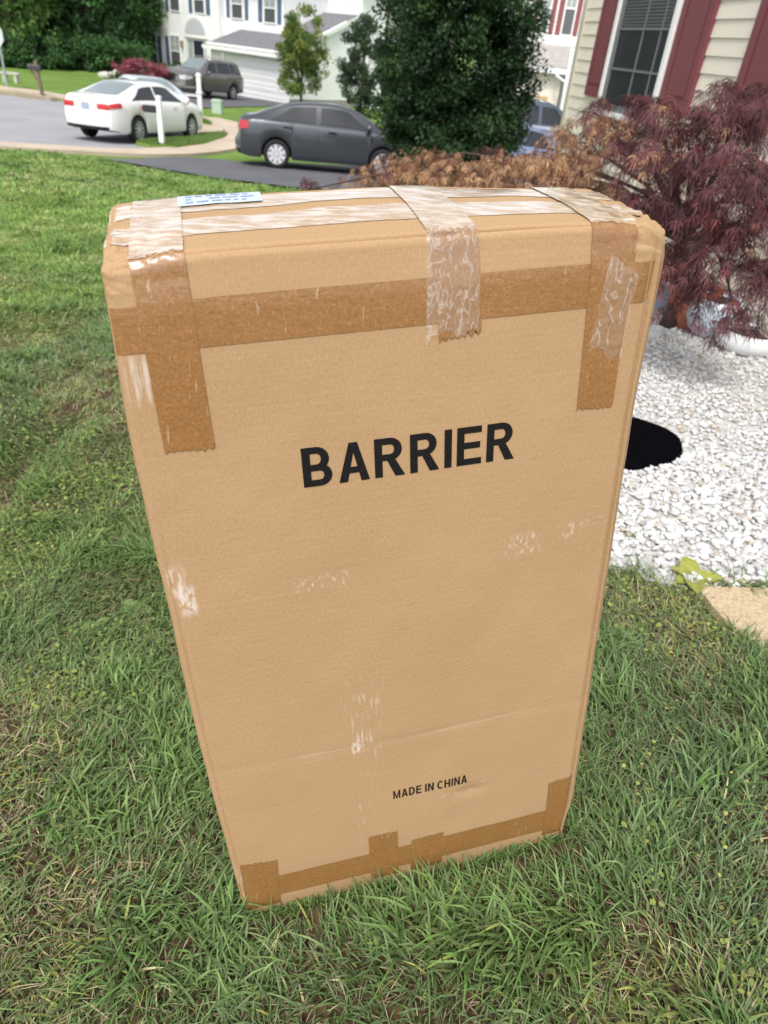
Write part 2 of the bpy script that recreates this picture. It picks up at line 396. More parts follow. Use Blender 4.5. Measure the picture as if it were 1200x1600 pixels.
    h = mathn('ADD', mathn('MULTIPLY', noise(1., (6, 170, 1), 2), .5), mathn('MULTIPLY', noise(300, None, 2), .35)); h = mathn('ADD', h, mathn('MULTIPLY', noise(26, None, 3), .5))
    bp = n.new('ShaderNodeBump'); bp.inputs['Strength'].default_value = .45; bp.inputs['Distance'].default_value = .0015; l.new(h, bp.inputs['Height']); l.new(bp.outputs[0], b.inputs['Normal'])
    return m
def tape_material(name, base, dark, rough=.22, gloss=.6, th=.66, wear_glare=(.55, .40, .26), ior=1.6, wsc=(160, 160, 16)):
    m = bpy.data.materials.new(name); m.use_nodes = True; n = m.node_tree.nodes; l = m.node_tree.links; b = n['Principled BSDF']
    tc = n.new('ShaderNodeTexCoord')
    def noise(s, st=None, d=4):
        t = n.new('ShaderNodeTexNoise'); t.inputs['Scale'].default_value = s; t.inputs['Detail'].default_value = d; src = tc.outputs['Object']
        if st:
            mp = n.new('ShaderNodeMapping'); mp.inputs['Scale'].default_value = st; l.new(src, mp.inputs['Vector']); src = mp.outputs[0]
        l.new(src, t.inputs['Vector']); return t.outputs['Fac']
    r = n.new('ShaderNodeValToRGB'); e = r.color_ramp.elements; e[0].position = .25; e[0].color = (*dark, 1); e[1].position = .62; e[1].color = (*base, 1)
    x = e.new(.74); x.color = (*[min(1, v*1.35) for v in base], 1)
    l.new(noise(260, None, 3), r.inputs['Fac'])
    # whitish bubbles and scratches under the film; painted white glare on the top tape
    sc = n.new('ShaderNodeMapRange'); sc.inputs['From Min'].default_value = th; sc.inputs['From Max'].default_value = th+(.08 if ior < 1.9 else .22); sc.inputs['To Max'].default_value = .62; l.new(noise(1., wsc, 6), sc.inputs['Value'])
    mx = n.new('ShaderNodeMix'); mx.data_type = 'RGBA'; l.new(sc.outputs[0], mx.inputs[0]); l.new(r.outputs[0], mx.inputs[6]); mx.inputs[7].default_value = (*wear_glare, 1)
    l.new(mx.outputs[2], b.inputs['Base Color']); b.inputs['Roughness'].default_value = .5; b.inputs['Specular IOR Level'].default_value = .4
    b.inputs['Coat Weight'].default_value = gloss; b.inputs['Coat Roughness'].default_value = rough; b.inputs['Coat IOR'].default_value = ior
    bp = n.new('ShaderNodeBump'); bp.inputs['Strength'].default_value = .4; bp.inputs['Distance'].default_value = .001
    a = n.new('ShaderNodeMath'); a.operation = 'ADD'; l.new(noise(120, None, 3), a.inputs[0]); l.new(noise(1., (30, 30, 140), 3), a.inputs[1])
    l.new(a.outputs[0], bp.inputs['Height']); l.new(bp.outputs[0], b.inputs['Normal']); l.new(bp.outputs[0], b.inputs['Coat Normal'])
    return m
M_card = cardboard_material()
M_tape = tape_material('brown_packing_tape', (.305, .150, .046), (.225, .104, .030), .24, .75)
M_tape_glare = tape_material('brown_packing_tape_top_glare', (.46, .30, .15), (.36, .22, .10), .12, 1.0, .42, (.76, .71, .64), 2.0, (28, 120, 30))  # paler copy for the top panel; sky glare painted as pale base and white patches
def clear_material(name, rough, scale):
    m = bpy.data.materials.new(name); m.use_nodes = True; n = m.node_tree.nodes; l = m.node_tree.links
    out = n['Material Output']; b = n['Principled BSDF']; tr = n.new('ShaderNodeBsdfTransparent'); mx = n.new('ShaderNodeMixShader')
    tc = n.new('ShaderNodeTexCoord'); mp = n.new('ShaderNodeMapping'); mp.inputs['Scale'].default_value = (1.6, 1.6, .7); mp.inputs['Rotation'].default_value = (.3, .5, .2); l.new(tc.outputs['Object'], mp.inputs['Vector'])
    t = n.new('ShaderNodeTexNoise'); t.inputs['Scale'].default_value = scale; t.inputs['Detail'].default_value = 5; t.inputs['Distortion'].default_value = 1.2; l.new(mp.outputs[0], t.inputs['Vector'])
    sb = n.new('ShaderNodeMath'); sb.operation = 'SUBTRACT'; sb.inputs[1].default_value = .5; l.new(t.outputs['Fac'], sb.inputs[0]); ab = n.new('ShaderNodeMath'); ab.operation = 'ABSOLUTE'; l.new(sb.outputs[0], ab.inputs[0])
    r = n.new('ShaderNodeMapRange'); r.inputs['From Max'].default_value = .035; r.inputs['To Min'].default_value = .42; r.inputs['To Max'].default_value = .10; l.new(ab.outputs[0], r.inputs['Value'])
    b.inputs['Base Color'].default_value = (.75, .68, .60, 1); b.inputs['Roughness'].default_value = rough
    bp = n.new('ShaderNodeBump'); bp.inputs['Strength'].default_value = .8; bp.inputs['Distance'].default_value = .004; l.new(t.outputs['Fac'], bp.inputs['Height']); l.new(bp.outputs[0], b.inputs['Normal'])
    l.new(r.outputs[0], mx.inputs[0]); l.new(tr.outputs[0], mx.inputs[1]); l.new(b.outputs[0], mx.inputs[2]); l.new(mx.outputs[0], out.inputs['Surface'])
    return m
M_clear = clear_material('clear_film', .12, 26)
M_ink = mat('black_ink', (.010, .009, .009), .75, var=.4, vscale=300, spec=.15)
box_root = empty('cardboard_box', BO+BX*BW/2+BY*BD/2)
tag(box_root, 'tall brown cardboard box sealed with brown tape standing on the lawn', 'box')
INV = np.array(box_root.location)
def bobj(name, P, Fc, m, smooth=True, uvs=None, parent=None):
    o = mesh_np(name, box_world(P)-INV, Fc, parent or box_root, m, smooth)
    if uvs is not None:
        a = o.data.attributes.new('uvs', 'FLOAT_VECTOR', 'POINT'); a.data.foreach_set('vector', np.asarray(uvs, np.float32).ravel())
    return o
def lins(L, n, edge):
    """coordinates 0..L, denser near both ends"""
    e = np.linspace(0, edge, 26)[:-1]; return np.concatenate([e, np.linspace(edge, L-edge, n), (L-e)[::-1]])
uu = lins(BW, 90, .05); vv = lins(BH, 150, .05); tt = lins(BD, 26, .05)
PV = []; PF = []; PU = []; cnt = 0
for (A, B, fn, fu) in ((uu, vv, lambda a, b: np.stack([a, 0*a, b], -1), lambda a, b: np.stack([a, b, 0*a], -1)),
                       (uu, tt, lambda a, b: np.stack([a, b, 0*a+BH], -1), lambda a, b: np.stack([a, b+BH, 0*a], -1)),
                       (tt, vv, lambda a, b: np.stack([0*a+BW, a, b], -1), lambda a, b: np.stack([a+2, b, 0*a], -1)),
                       (tt[::-1], vv, lambda a, b: np.stack([0*a, a, b], -1), lambda a, b: np.stack([a+3, b, 0*a], -1)),
                       (uu[::-1], vv, lambda a, b: np.stack([a, 0*a+BD, b], -1), lambda a, b: np.stack([a+4, b, 0*a], -1)),
                       (uu, tt[::-1], lambda a, b: np.stack([a, b, 0*a], -1), lambda a, b: np.stack([a, b+5, 0*a], -1))):
    a, b = np.meshgrid(A, B, indexing='ij'); a = a.ravel(); b = b.ravel()
    P = box_surf(fn(a, b)); lo = sst(.05, 0, P[:, 2]); P[:, 2] -= SINK*lo
    PV.append(P); PF.append(grid_faces(len(A), len(B))+cnt); PU.append(fu(a, b)); cnt += len(P)
body = bobj('carton_body', np.concatenate(PV), np.concatenate(PF), M_card, True, np.concatenate(PU))
def tape(name, c, off, m, nu=14, ns=40, jag=.0015, label=None, ends=(1, 1)):
    """c: corners (u,s): bottom-left, bottom-right, top-left, top-right"""
    (a0, a1), (b0, b1), (c0, c1), (d0, d1) = c
    p, q = np.meshgrid(np.linspace(0, 1, nu), np.linspace(0, 1, ns), indexing='ij')
    U = (a0*(1-p)+b0*p)*(1-q)+(c0*(1-p)+d0*p)*q; S = (a1*(1-p)+b1*p)*(1-q)+(c1*(1-p)+d1*p)*q
    j = jag*((np.arange(nu) % 2)*2-1+rng.normal(0, .6, nu)); S = S+np.where(q == 0, j[:, None]*ends[0], 0)+np.where(q == 1, j[:, None]*ends[1], 0)
    U = U+.0006*n2(q*9+off*1e4, p*2)
    P = strip_pts(U.ravel(), S.ravel(), off+.0004*np.abs(n2(U.ravel()*60, S.ravel()*60)))
    o = bobj(name, P, grid_faces(nu, ns), m, True)
    if label: o['label'] = label
    return o
T = BH+BD
# long strips along the top panel first, then the bands across
tape('tape_strip', ((.0, BH+.055), (BW, BH+.05), (.0, BH+.115), (BW, BH+.112)), .0008, M_tape_glare, 60, 10, 0, 'glossy tape strip along the top, nearest the front')
tape('tape_strip', ((.0, BH+.150), (BW, BH+.145), (.0, BH+.21), (BW, BH+.205)), .0008, M_tape_glare, 60, 10, 0, 'glossy tape strip along the top, nearest the back')
tape('tape_strip', ((-.0, 1.158), (BW, 1.162), (-.0, 1.217), (BW, 1.220)), .0009, M_tape, 80, 10, 0, 'long tape band across the front')
tape('tape_strip', ((.035, 1.025), (.0925, 1.023), (.029, BH+.016), (.089, BH+.016)), .0016, M_tape, 14, 60, .0015, 'left upright tape strip on the front', (1, 0))
tape('tape_strip', ((.029, BH+.008), (.089, BH+.008), (.029, T), (.089, T)), .0021, M_tape_glare, 14, 30, .001, 'glossy left tape end on the top panel', (1, 0))
tape('tape_strip', ((.394, 1.137), (.453, 1.143), (.381, BH+.016), (.446, BH+.016)), .0016, M_tape, 14, 50, .0025, 'short middle tape strip on the front', (1, 0))
tape('tape_strip', ((.381, BH+.008), (.446, BH+.008), (.378, T), (.446, T)), .0021, M_tape_glare, 14, 30, .001, 'glossy middle tape end on the top panel', (1, 0))
tape('tape_strip', ((.606, 1.013), (.661, 1.011), (.600, BH+.016), (.661, BH+.016)), .0016, M_tape, 14, 60, .0015, 'right upright tape strip on the front', (1, 0))
tape('tape_strip', ((.600, BH+.008), (.661, BH+.008), (.600, T), (.661, T)), .0021, M_tape_glare, 14, 30, .001, 'glossy right tape end on the top panel', (1, 0))
tape('tape_strip', ((.002, .036), (.655, .028), (.002, .098), (.655, .096)), .0009, M_tape, 70, 8, 0, 'tape band along the foot of the front')
tape('tape_strip', ((.004, -.0), (.070, -.0), (.014, .155), (.079, .147)), .0015, M_tape, 14, 14, .002, 'tape tab at the lower left corner', (0, 1))
tape('tape_strip', ((.256, .0), (.316, .0), (.257, .153), (.316, .152)), .0015, M_tape, 14, 14, .002, 'tape tab left of the middle at the foot', (0, 1))
tape('tape_strip', ((.343, .0), (.411, .0), (.345, .111), (.413, .112)), .0015, M_tape, 14, 14, .001, 'tape tab right of the middle at the foot', (0, 1))
tape('tape_strip', ((.643, .0), (.690, .0), (.638, .183), (.689, .184)), .0016, M_tape, 14, 14, .003, 'tape tab at the lower right corner', (0, 1))
# crinkled clear film over the middle strip and a blistered patch on the right strip
def film(name, c, off, amp, label):
    (a0, a1), (b0, b1), (c0, c1), (d0, d1) = c; nu, ns = 34, 50
    p, q = np.meshgrid(np.linspace(0, 1, nu), np.linspace(0, 1, ns), indexing='ij')
    U = (a0*(1-p)+b0*p)*(1-q)+(c0*(1-p)+d0*p)*q; S = (a1*(1-p)+b1*p)*(1-q)+(c1*(1-p)+d1*p)*q
    S = S+np.where(q == 0, (.02*(vnoise(p*7, 3+0*p)-.5)), 0)
    rid = np.abs(fbm(U*38+S*22, S*30-U*12, 3)-.5)*2
    P = strip_pts(U.ravel(), S.ravel(), (off+amp*np.maximum(0, .35-rid)*(1-np.abs(2*p-1)**6)).ravel())
    o = bobj(name, P, grid_faces(nu, ns), M_clear, True); o['label'] = label
film('clear_film', ((.375, 1.142), (.449, 1.15), (.382, BH+.10), (.446, BH+.10)), .0024, .008, 'crinkled clear film over the middle tape strip')
film('clear_film', ((.612, 1.105), (.662, 1.085), (.628, 1.235), (.668, 1.20)), .0024, .009, 'torn blistered film on the right tape strip')
# shipping label on the top panel
M_label = mat('paper_label', lin((186, 198, 216)), .5, var=.05, vscale=30)
tape('shipping_label', ((.085, BH+.172), (.195, BH+.170), (.085, BH+.232), (.195, BH+.232)), .0026, M_label, 10, 10, 0, 'pale blue shipping label on top of the box')
lt = MB()
for r in range(3):
    u = .095
    while u < .18:
        L = random.uniform(.006, .02)
        s = BH+.182+r*.015
        if random.random() < .85 and u+L < .186:
            P = box_world(strip_pts(np.array([u, u+L, u+L, u]), np.array([s, s, s+.005, s+.005]), .0034))-INV
            lt.add(P, [(0, 1, 2, 3)])
        u += L+.004
lt.build('label_print', mat('label_ink', lin((150, 164, 190)), .7), box_root)
# ---- printed lettering
def arc(cx, cy, rx, ry, a0, a1, n=8):
    return [(cx+rx*math.cos(math.radians(a0+(a1-a0)*i/n)), cy+ry*math.sin(math.radians(a0+(a1-a0)*i/n))) for i in range(n+1)]
TH = .19
def seg(a, b, th=TH):
    a = np.array(a, float); b = np.array(b, float); d = b-a; d /= np.linalg.norm(d); n = np.array([-d[1], d[0]])*th/2
    return [tuple(a-n), tuple(b-n), tuple(b+n), tuple(a+n)]
def bowl(x0, x1, y0, y1, th=TH):
    """D shaped ring from the stem: list of quads"""
    ry = (y1-y0)/2; cy = (y0+y1)/2; rx = min(ry, (x1-x0)*.75); xs = x1-rx
    o = [(x0, y0), (xs, y0)]+arc(xs, cy, rx, ry, -90, 90, 10)[1:-1]+[(xs, y1), (x0, y1)]
    ti = th*.88
    i = [(x0, y0+ti), (xs, y0+ti)]+arc(xs, cy, rx-th, ry-ti, -90, 90, 10)[1:-1]+[(xs, y1-ti), (x0, y1-ti)]
    return [[o[k], o[k+1], i[k+1], i[k]] for k in range(len(o)-1)]
def rect(x0, y0, x1, y1): return [(x0, y0), (x1, y0), (x1, y1), (x0, y1)]
def glyph(ch):
    t = TH
    if ch == 'B': return .70, [rect(0, 0, t, 1)]+bowl(t, .68, 0, .56)+bowl(t, .63, .56-t*.88, 1)
    if ch == 'A': return .74, [[(0, 0), (t*1.08, 0), (.37+.02, .84), (.37-.10, 1)], [(.74-t*1.08, 0), (.74, 0), (.47, 1), (.35, .84)], [(.27, 1), (.35, .84), (.39, .84), (.47, 1)], rect(.19, .22, .55, .22+t*.85)]
    if ch == 'R': return .74, [rect(0, 0, t, 1)]+bowl(t, .67, .42, 1)+[[(.30, .43), (.50, .0), (.74, 0), (.50, .45)]]
    if ch == 'I': return t, [rect(0, 0, t, 1)]
    if ch == 'E': return .64, [rect(0, 0, t, 1), rect(t, 0, .64, t*.88), rect(t, .43, .60, .43+t*.88), rect(t, 1-t*.88, .63, 1)]
    if ch == 'M': return .84, [rect(0, 0, t*.9, 1), rect(.84-t*.9, 0, .84, 1), [(t*.9, 1), (t*.9, .62), (.37, 0), (.37, .35)], [(.84-t*.9, 1), (.47, .35), (.47, 0), (.84-t*.9, .62)], [(.37, .35), (.37, 0), (.47, 0), (.47, .35)]]
    if ch == 'D': return .70, [rect(0, 0, t, 1)]+bowl(t, .70, 0, 1)
    if ch == 'N': return .70, [rect(0, 0, t, 1), rect(.70-t, 0, .70, 1), [(t, 1), (t, .68), (.70-t, 0), (.70-t, .32)]]
    if ch == 'H': return .70, [rect(0, 0, t, 1), rect(.70-t, 0, .70, 1), rect(t, .42, .70-t, .42+t*.88)]
    if ch == 'C':
        o = arc(.36, .5, .36, .51, 42, 318, 16); i = arc(.36, .5, .36-t, .51-t*.88, 48, 312, 16)
        return .70, [[o[k], i[k], i[k+1], o[k+1]] for k in range(16)]
    return .2, []
def lettering(name, text, u0, u1, v0, v1, gap, label):
    adv = []; x = 0
    for ch in text:
        if ch == ' ': x += .28; continue
        wd, q = glyph(ch); adv.append((x, q)); x += wd+gap
    x -= gap; k = (u1-u0)/x; h = v1-v0; V = []; Fc = []
    for ox, q in adv:
        for poly in q:
            pu = []
            for (a, b) in poly: pu.append((u0+(ox+a)*k, v0+b*h))
            n = len(V); V += pu; Fc.append(tuple(range(n, n+len(poly))))
    V = np.array(V)
    P = strip_pts(V[:, 0], V[:, 1], .0011); W = box_world(P)-INV
    bm = bmesh.new(); vs_ = [bm.verts.new(tuple(p)) for p in W]
    for f in Fc:
        fc = bm.faces.new([vs_[i] for i in f])
    bmesh.ops.recalc_face_normals(bm, faces=bm.faces[:])
    me = bpy.data.meshes.new(name); bm.to_mesh(me); bm.free(); o = link(name, me, box_root, M_ink); o['label'] = label
lettering('lettering', 'BARRIER', .199, .512, .948, 1.008, .13, 'large black printed word BARRIER')
lettering('lettering', 'MADE IN CHINA', .310, .459, .250, .273, .16, 'small black printed words MADE IN CHINA')
FOOT = [tuple((BO+BX*a+BY*b)[:2]) for a, b in ((-.004, -.004), (BW+.012, -.004), (BW+.012, BD+.01), (-.004, BD+.01))]

# ================================================================== VEHICLES
M_tyre = mat('tyre_rubber', (.012, .012, .013), .85)
M_glass_dark = mat('car_glass', (.014, .016, .019), .06, spec=.5, coat=.15)
M_under = mat('underbody_black', (.006, .006, .006), .9)
M_rim = mat('rim_silver', (.55, .56, .58), .35, metal=.6)
M_chrome = mat('chrome', (.7, .7, .72), .15, metal=1.0)
M_red_lens = mat('red_lens', (.50, .012, .018), .18, coat=.6)
M_lamp_lens = mat('lamp_lens', (.55, .57, .58), .15, coat=.6)
M_plate = mat('number_plate', lin((150, 165, 185)), .5)
M_blacktrim = mat('black_trim', (.012, .012, .013), .5)
def paint(name, c, metal=.0, rough=.32): return mat(name, c, rough, metal=metal, coat=.8)
def interp(x, pts):
    p = np.array(pts, float); return np.interp(x, p[:, 0], p[:, 1])
def car(name, label, sp, M_paint, loc, heading, cat='car', wheel_style='spokes', group=None):
    """x forward, y left, z up; sp holds the side profile"""
    root = empty(name, loc, heading); tag(root, label, cat, group)
    Wd = sp['W']/2; xr, xf = sp['x']; Rw = sp['rw']; Ra = Rw*1.16; sill = sp['sill']
    def smooth1(pts):
        P = smoothline(pts, 5); return sorted(P)
    top = smooth1(sp['top']); belt = smooth1(sp['belt']); plan = smooth1(sp['plan'])
    def zbot(x):
        z = sill+interp(x, sp.get('under', [(xr, .0), (xf, .0)]))
        for xw in sp['axles']:
            d = np.abs(x-xw); z = np.where(d < Ra, np.maximum(z, Rw+np.sqrt(np.maximum(Ra*Ra-d*d, 0))), z)
        return z
    def rows(x):
        x = np.asarray(x, float); wv = Wd*interp(x, plan); zt = interp(x, top); zb = np.minimum(interp(x, belt), zt-.012); z0 = zbot(x); z0 = np.minimum(z0, zb-.05)
        g = np.clip((zt-zb)/.45, 0, 1); yr = wv*(.90-.24*g)
        R = [(wv*.955, z0), (wv*.99, z0+.10*(zb-z0)), (wv*1.0, z0+.45*(zb-z0)), (wv*.995, z0+.75*(zb-z0)), (wv*.975, zb-.02), (wv*.955, zb), (wv*(.95-.03*g), zb+.02*g+.002),
             (yr*1.02, zt-.075*g-.004), (yr*.97, zt-.035*g-.003), (yr*.86, zt-.012*g-.002), (yr*.5, zt-.004), (yr*0, zt)]
        return R
    VR = np.array([0, .1, .45, .75, .94, 1, 1.06, 2, 2.1, 2.25, 2.6, 3.0])
    def S(x, v):
        x = np.asarray(x, float); v = np.asarray(v, float); R = rows(x); Y = np.stack([r[0]*np.ones_like(x) for r in R]); Z = np.stack([r[1]*np.ones_like(x) for r in R])
        i = np.clip(np.searchsorted(VR, v, side='right')-1, 0, len(VR)-2); f = (v-VR[i])/(VR[i+1]-VR[i]); k = np.arange(len(x))
        return np.stack([x, Y[i, k]*(1-f)+Y[i+1, k]*f, Z[i, k]*(1-f)+Z[i+1, k]*f], -1)
    xs = [np.linspace(xr, xf, 60)]
    for xw in sp['axles']: xs.append(xw+Ra*np.array([-1.001, -.995, -.97, -.9, -.75, -.5, -.25, 0, .25, .5, .75, .9, .97, .995, 1.001]))
    xs = np.unique(np.concatenate(xs)); n = len(xs); R = rows(xs); m = len(R)
    V = []; Fc = []
    for sgn in (1, -1):
        base = len(V)
        for j in range(m):
            for i in range(n): V.append((xs[i], sgn*float(R[j][0][i]), float(R[j][1][i])))
        for j in range(m-1):
            for i in range(n-1):
                q = (base+j*n+i, base+j*n+i+1, base+(j+1)*n+i+1, base+(j+1)*n+i); Fc.append(q[::-1] if sgn > 0 else q)
    # end caps
    def cap(x, y01, v, sgn):
        R_ = rows(np.array([x])); yv = np.interp(v, VR, [float(r[0][0]) for r in R_]); zv = np.interp(v, VR, [float(r[1][0]) for r in R_])
        yy = y01*yv; hh = 1-np.abs(y01)**2.5; bul = sp.get('bulge', .10)*hh*(.55+.45*np.exp(-((zv-.5)/.28)**2))+sp.get('bump', .07)*np.exp(-((zv-.47)/.17)**4)*(1-np.abs(y01)**6)
        return np.stack([x+sgn*bul, yy, zv], -1)
    for x, sgn in ((xr, -1), (xf, 1)):
        ny_ = 13; vv_ = np.concatenate([np.linspace(0, 1, 12), np.linspace(1.06, 3, 6)]); base = len(V)
        for v in vv_:
            for y in np.linspace(-1, 1, ny_): V.append(tuple(cap(x, np.array([y]), np.array([v]), sgn)[0]))
        for a in range(len(vv_)-1):
            for b in range(ny_-1):
                q = (base+a*ny_+b, base+a*ny_+b+1, base+(a+1)*ny_+b+1, base+(a+1)*ny_+b); Fc.append(q if sgn > 0 else q[::-1])
    bm = bmesh.new(); bv = [bm.verts.new(v) for v in V]
    for f in Fc:
        try: bm.faces.new([bv[i] for i in f])
        except ValueError: pass
    bmesh.ops.remove_doubles(bm, verts=bm.verts[:], dist=.002); bmesh.ops.recalc_face_normals(bm, faces=bm.faces[:])
    me = bpy.data.meshes.new('body'); bm.to_mesh(me); bm.free(); link('body', me, root, M_paint, True)
    def patch(nm, fn, mt, side=1, nu=10, nv=6, off=.006, parent=None):
        p, q = np.meshgrid(np.linspace(0, 1, nu), np.linspace(0, 1, nv), indexing='ij'); P = fn(p.ravel(), q.ravel())
        P1 = fn(np.clip(p.ravel()+.02, 0, 1.02), q.ravel()); P2 = fn(p.ravel(), np.clip(q.ravel()+.02, 0, 1.02)); nn = np.cross(P1-P, P2-P); nn /= np.linalg.norm(nn, axis=1, keepdims=True)+1e-12
        c = np.array([0, 0, .7]); s = np.sign(((P-c)*nn).sum(1).mean()); P = P+nn*s*off
        P[:, 1] *= side; return mesh_np(nm, P, grid_faces(nu, nv), parent or root, mt, True)
    # glasshouse
    for (b0, b1, t0, t1) in sp['windows']:
        for sd_ in (1, -1):
            patch('side_window', lambda p, q: S((b0*(1-p)+b1*p)*(1-q)+(t0*(1-p)+t1*p)*q, 1.12+.80*q), M_glass_dark, sd_, off=.008)
    for nm, (xa, xb) in (('windshield', sp['ws']), ('rear_window', sp['rw_x'])):
        def fn(p, q):
            y = 2*p-1; x = xa*(1-q)+xb*q; r = rows(x); yr_ = np.asarray(r[8][0])*.93; zt = interp(x, top); zz = zt-.03*np.abs(y)**3; return np.stack([x, y*yr_, zz], -1)
        patch(nm, fn, sp.get('screen', M_glass_dark), 1, 12, 10, .012)
    # wheels and dark inner structure
    u = MB(); u.box((xr+.25, -Wd*.80, sill+.04), (xf-.25, Wd*.80, .62)); u.build('underbody', M_under, root)
    for xw in sp['axles']:
        for s in (1, -1):
            wh = MB(); wy = s*(Wd-.015); wi = s*(Wd-.235)
            h = [(Rw*.68, wy-s*.02), (Rw*.72, wy), (Rw*.93, wy-s*.004), (Rw, wy-s*.03), (Rw, wi+s*.03), (Rw*.9, wi), (Rw*.6, wi)]
            wh.lathe(h, 32, (xw, 0, Rw), axis='Y'); wheel = wh.build('wheel', M_tyre, root, True)
            rm = MB(); rr = Rw*.69; yo = wy-s*.028
            rm.lathe([(rr, yo-s*.05), (rr, yo+s*.012), (rr*.93, yo+s*.012), (rr*.90, yo-s*.03)], 32, (xw, 0, Rw), axis='Y')
            ns_ = sp.get('spokes', 5)
            for k in range(ns_):
                a = 2*math.pi*k/ns_+.3; ca, sa = math.cos(a), math.sin(a); wd_ = sp.get('spoke_w', .16)*rr
                q = []
                for (r_, ww) in ((rr*.12, wd_*.8), (rr*.95, wd_)):
                    for t_ in (-1, 1):
                        for y_ in (yo-s*.02, yo+s*.014): q.append((xw+ca*r_-sa*ww*t_, y_, Rw+sa*r_+ca*ww*t_))
                rm.add(q, [(0, 1, 3, 2), (4, 6, 7, 5), (0, 4, 5, 1), (2, 3, 7, 6), (1, 5, 7, 3), (0, 2, 6, 4)])
            rm.lathe([(rr*.22, yo-s*.02), (rr*.22, yo+s*.02), (rr*.02, yo+s*.024)], 12, (xw, 0, Rw), axis='Y')
            rm.build('rim', sp.get('rim_mat', M_rim), wheel)
            dk = MB(); dk.lathe([(rr*.95, yo-s*.035), (.001, yo-s*.035)], 24, (xw, 0, Rw), axis='Y'); dk.build('rim_shade_disc', M_under, wheel)  # black disc filling the rim, stands in for shade behind the spokes
    # lamps, plate, trim, mirrors, handles
    for s in (1, -1):
        a0, a1, z0, z1 = sp['tail']
        def tl(p, q):
            v0 = .62; y = a0+(a1-a0)*p; R_ = rows(np.array([xr])); zb_ = float(R_[5][1][0]); zo = float(R_[0][1][0]); v = (z0+(z1-z0)*q*(.65+.35*p)-zo)/(zb_-zo); return cap(xr, y, np.clip(v, 0, 1), -1)
        lamp = patch('tail_light', tl, M_red_lens, s, 8, 5, .012)
        def tl2(p, q):
            x = xr+sp['tail_side']*p; zb_ = interp(x, belt); v = (z0+(z1-z0)*(q*(1-.5*p)+.25*p)-sill)/(zb_-sill); return S(x, np.clip(v, 0, 1))
        patch('side_lens', tl2, M_red_lens, s, 6, 5, .012, lamp)
        h0, h1, hz0, hz1 = sp['head']
        def hl(p, q):
            y = h0+(h1-h0)*p; R_ = rows(np.array([xf])); zb_ = float(R_[5][1][0]); zo = float(R_[0][1][0]); v = (hz0+(hz1-hz0)*q-zo)/(zb_-zo); return cap(xf, y, np.clip(v, 0, 1), 1)
        hd = patch('headlight', hl, M_lamp_lens, s, 8, 5, .012)
        def hl2(p, q):
            x = xf-sp['head_side']*p; zb_ = interp(x, belt); v = (hz0+(hz1-hz0)*(q*(1-.4*p)+.4*p)-sill)/(zb_-sill); return S(x, np.clip(v, 0, 1))
        patch('side_lens', hl2, M_lamp_lens, s, 6, 5, .010, hd)
        xm = sp['mirror']; zm = float(interp(xm, belt))+.06; yb = Wd*.93
        mm = MB(); mm.lathe([(.0, -.115), (.05, -.11), (.085, -.06), (.09, .02), (.085, .07), (.0, .08)], 12, (0, 0, 0))
        Mv = Matrix.Translation((xm, s*(yb+.15), zm+.02)) @ Matrix.Rotation(math.pi/2, 4, 'X') @ Matrix.Diagonal((.7, 1., 1, 1)); mm.V = [tuple(Mv @ Vector(v)) for v in mm.V]
        mm.box((xm-.03, min(s*yb*.98, s*(yb+.1)), zm-.03), (xm+.04, max(s*yb*.98, s*(yb+.1)), zm)); mm.build('mirror', M_paint, root, True)
        for xh in sp['handles']:
            zb_ = float(interp(xh, belt))-.10; hb = MB(); hb.box((xh-.10, s*Wd*.985-.012, zb_-.016), (xh+.10, s*Wd*.985+.03*s+.0, zb_+.016)) if s > 0 else hb.box((xh-.10, s*Wd*.985-.03, zb_-.016), (xh+.10, s*Wd*.985+.012, zb_+.016))
            hb.build('door_handle', sp.get('handle_mat', M_paint), root)
        for xd in sp['seams']:
            patch('door_seam', lambda p, q: S(xd-.006+.012*p+.04*(q-.5)*0, .06+.92*q), M_blacktrim, s, 2, 8, .004)
        patch('sill_trim', lambda p, q: S(sp['axles'][0]+Ra*1.05+(sp['axles'][1]-sp['axles'][0]-2.1*Ra)*p, .0+.10*q), sp.get('sill_mat', M_paint), s, 8, 3, .012)
    def pl(p, q):
        R_ = rows(np.array([xr])); zb_ = float(R_[5][1][0]); zo = float(R_[0][1][0]); z0, z1 = sp['plate']; return cap(xr, -.17+.34*p, np.clip((z0+(z1-z0)*q-zo)/(zb_-zo), 0, 1), -1)
    patch('number_plate', pl, M_plate, 1, 4, 3, .02)
    def bl(p, q):
        R_ = rows(np.array([xr])); zb_ = float(R_[5][1][0]); zo = float(R_[0][1][0]); return cap(xr, -.93+1.86*p, (.0+.12*q), -1)
    patch('lower_bumper', bl, M_blacktrim, 1, 12, 3, .014)
    def gr(p, q):
        R_ = rows(np.array([xf])); zb_ = float(R_[5][1][0]); zo = float(R_[0][1][0]); g = sp['grille']; return cap(xf, -g[0]+2*g[0]*p, np.clip((g[1]+(g[2]-g[1])*q-zo)/(zb_-zo), 0, 1), 1)
    grl = patch('grille', gr, M_blacktrim, 1, 8, 5, .012)
    for k in range(4):
        patch('grille_bar', lambda p, q: gr(p, .1+.25*k+.07*q), M_chrome, 1, 8, 2, .022, grl)
    if 'rails' in sp:
        for s in (1, -1):
            x0, x1 = sp['rails']; pts = []
            for k in range(9):
                x = x0+(x1-x0)*k/8; r = rows(np.array([x])); pts.append((x, s*float(r[9][0][0]), float(r[9][1][0])+(.06 if 0 < k < 8 else .0)))
            tb = MB(); tb.tube(pts, [.018]*9, 6); tb.build('roof_rail', M_chrome, root, True)
    return root
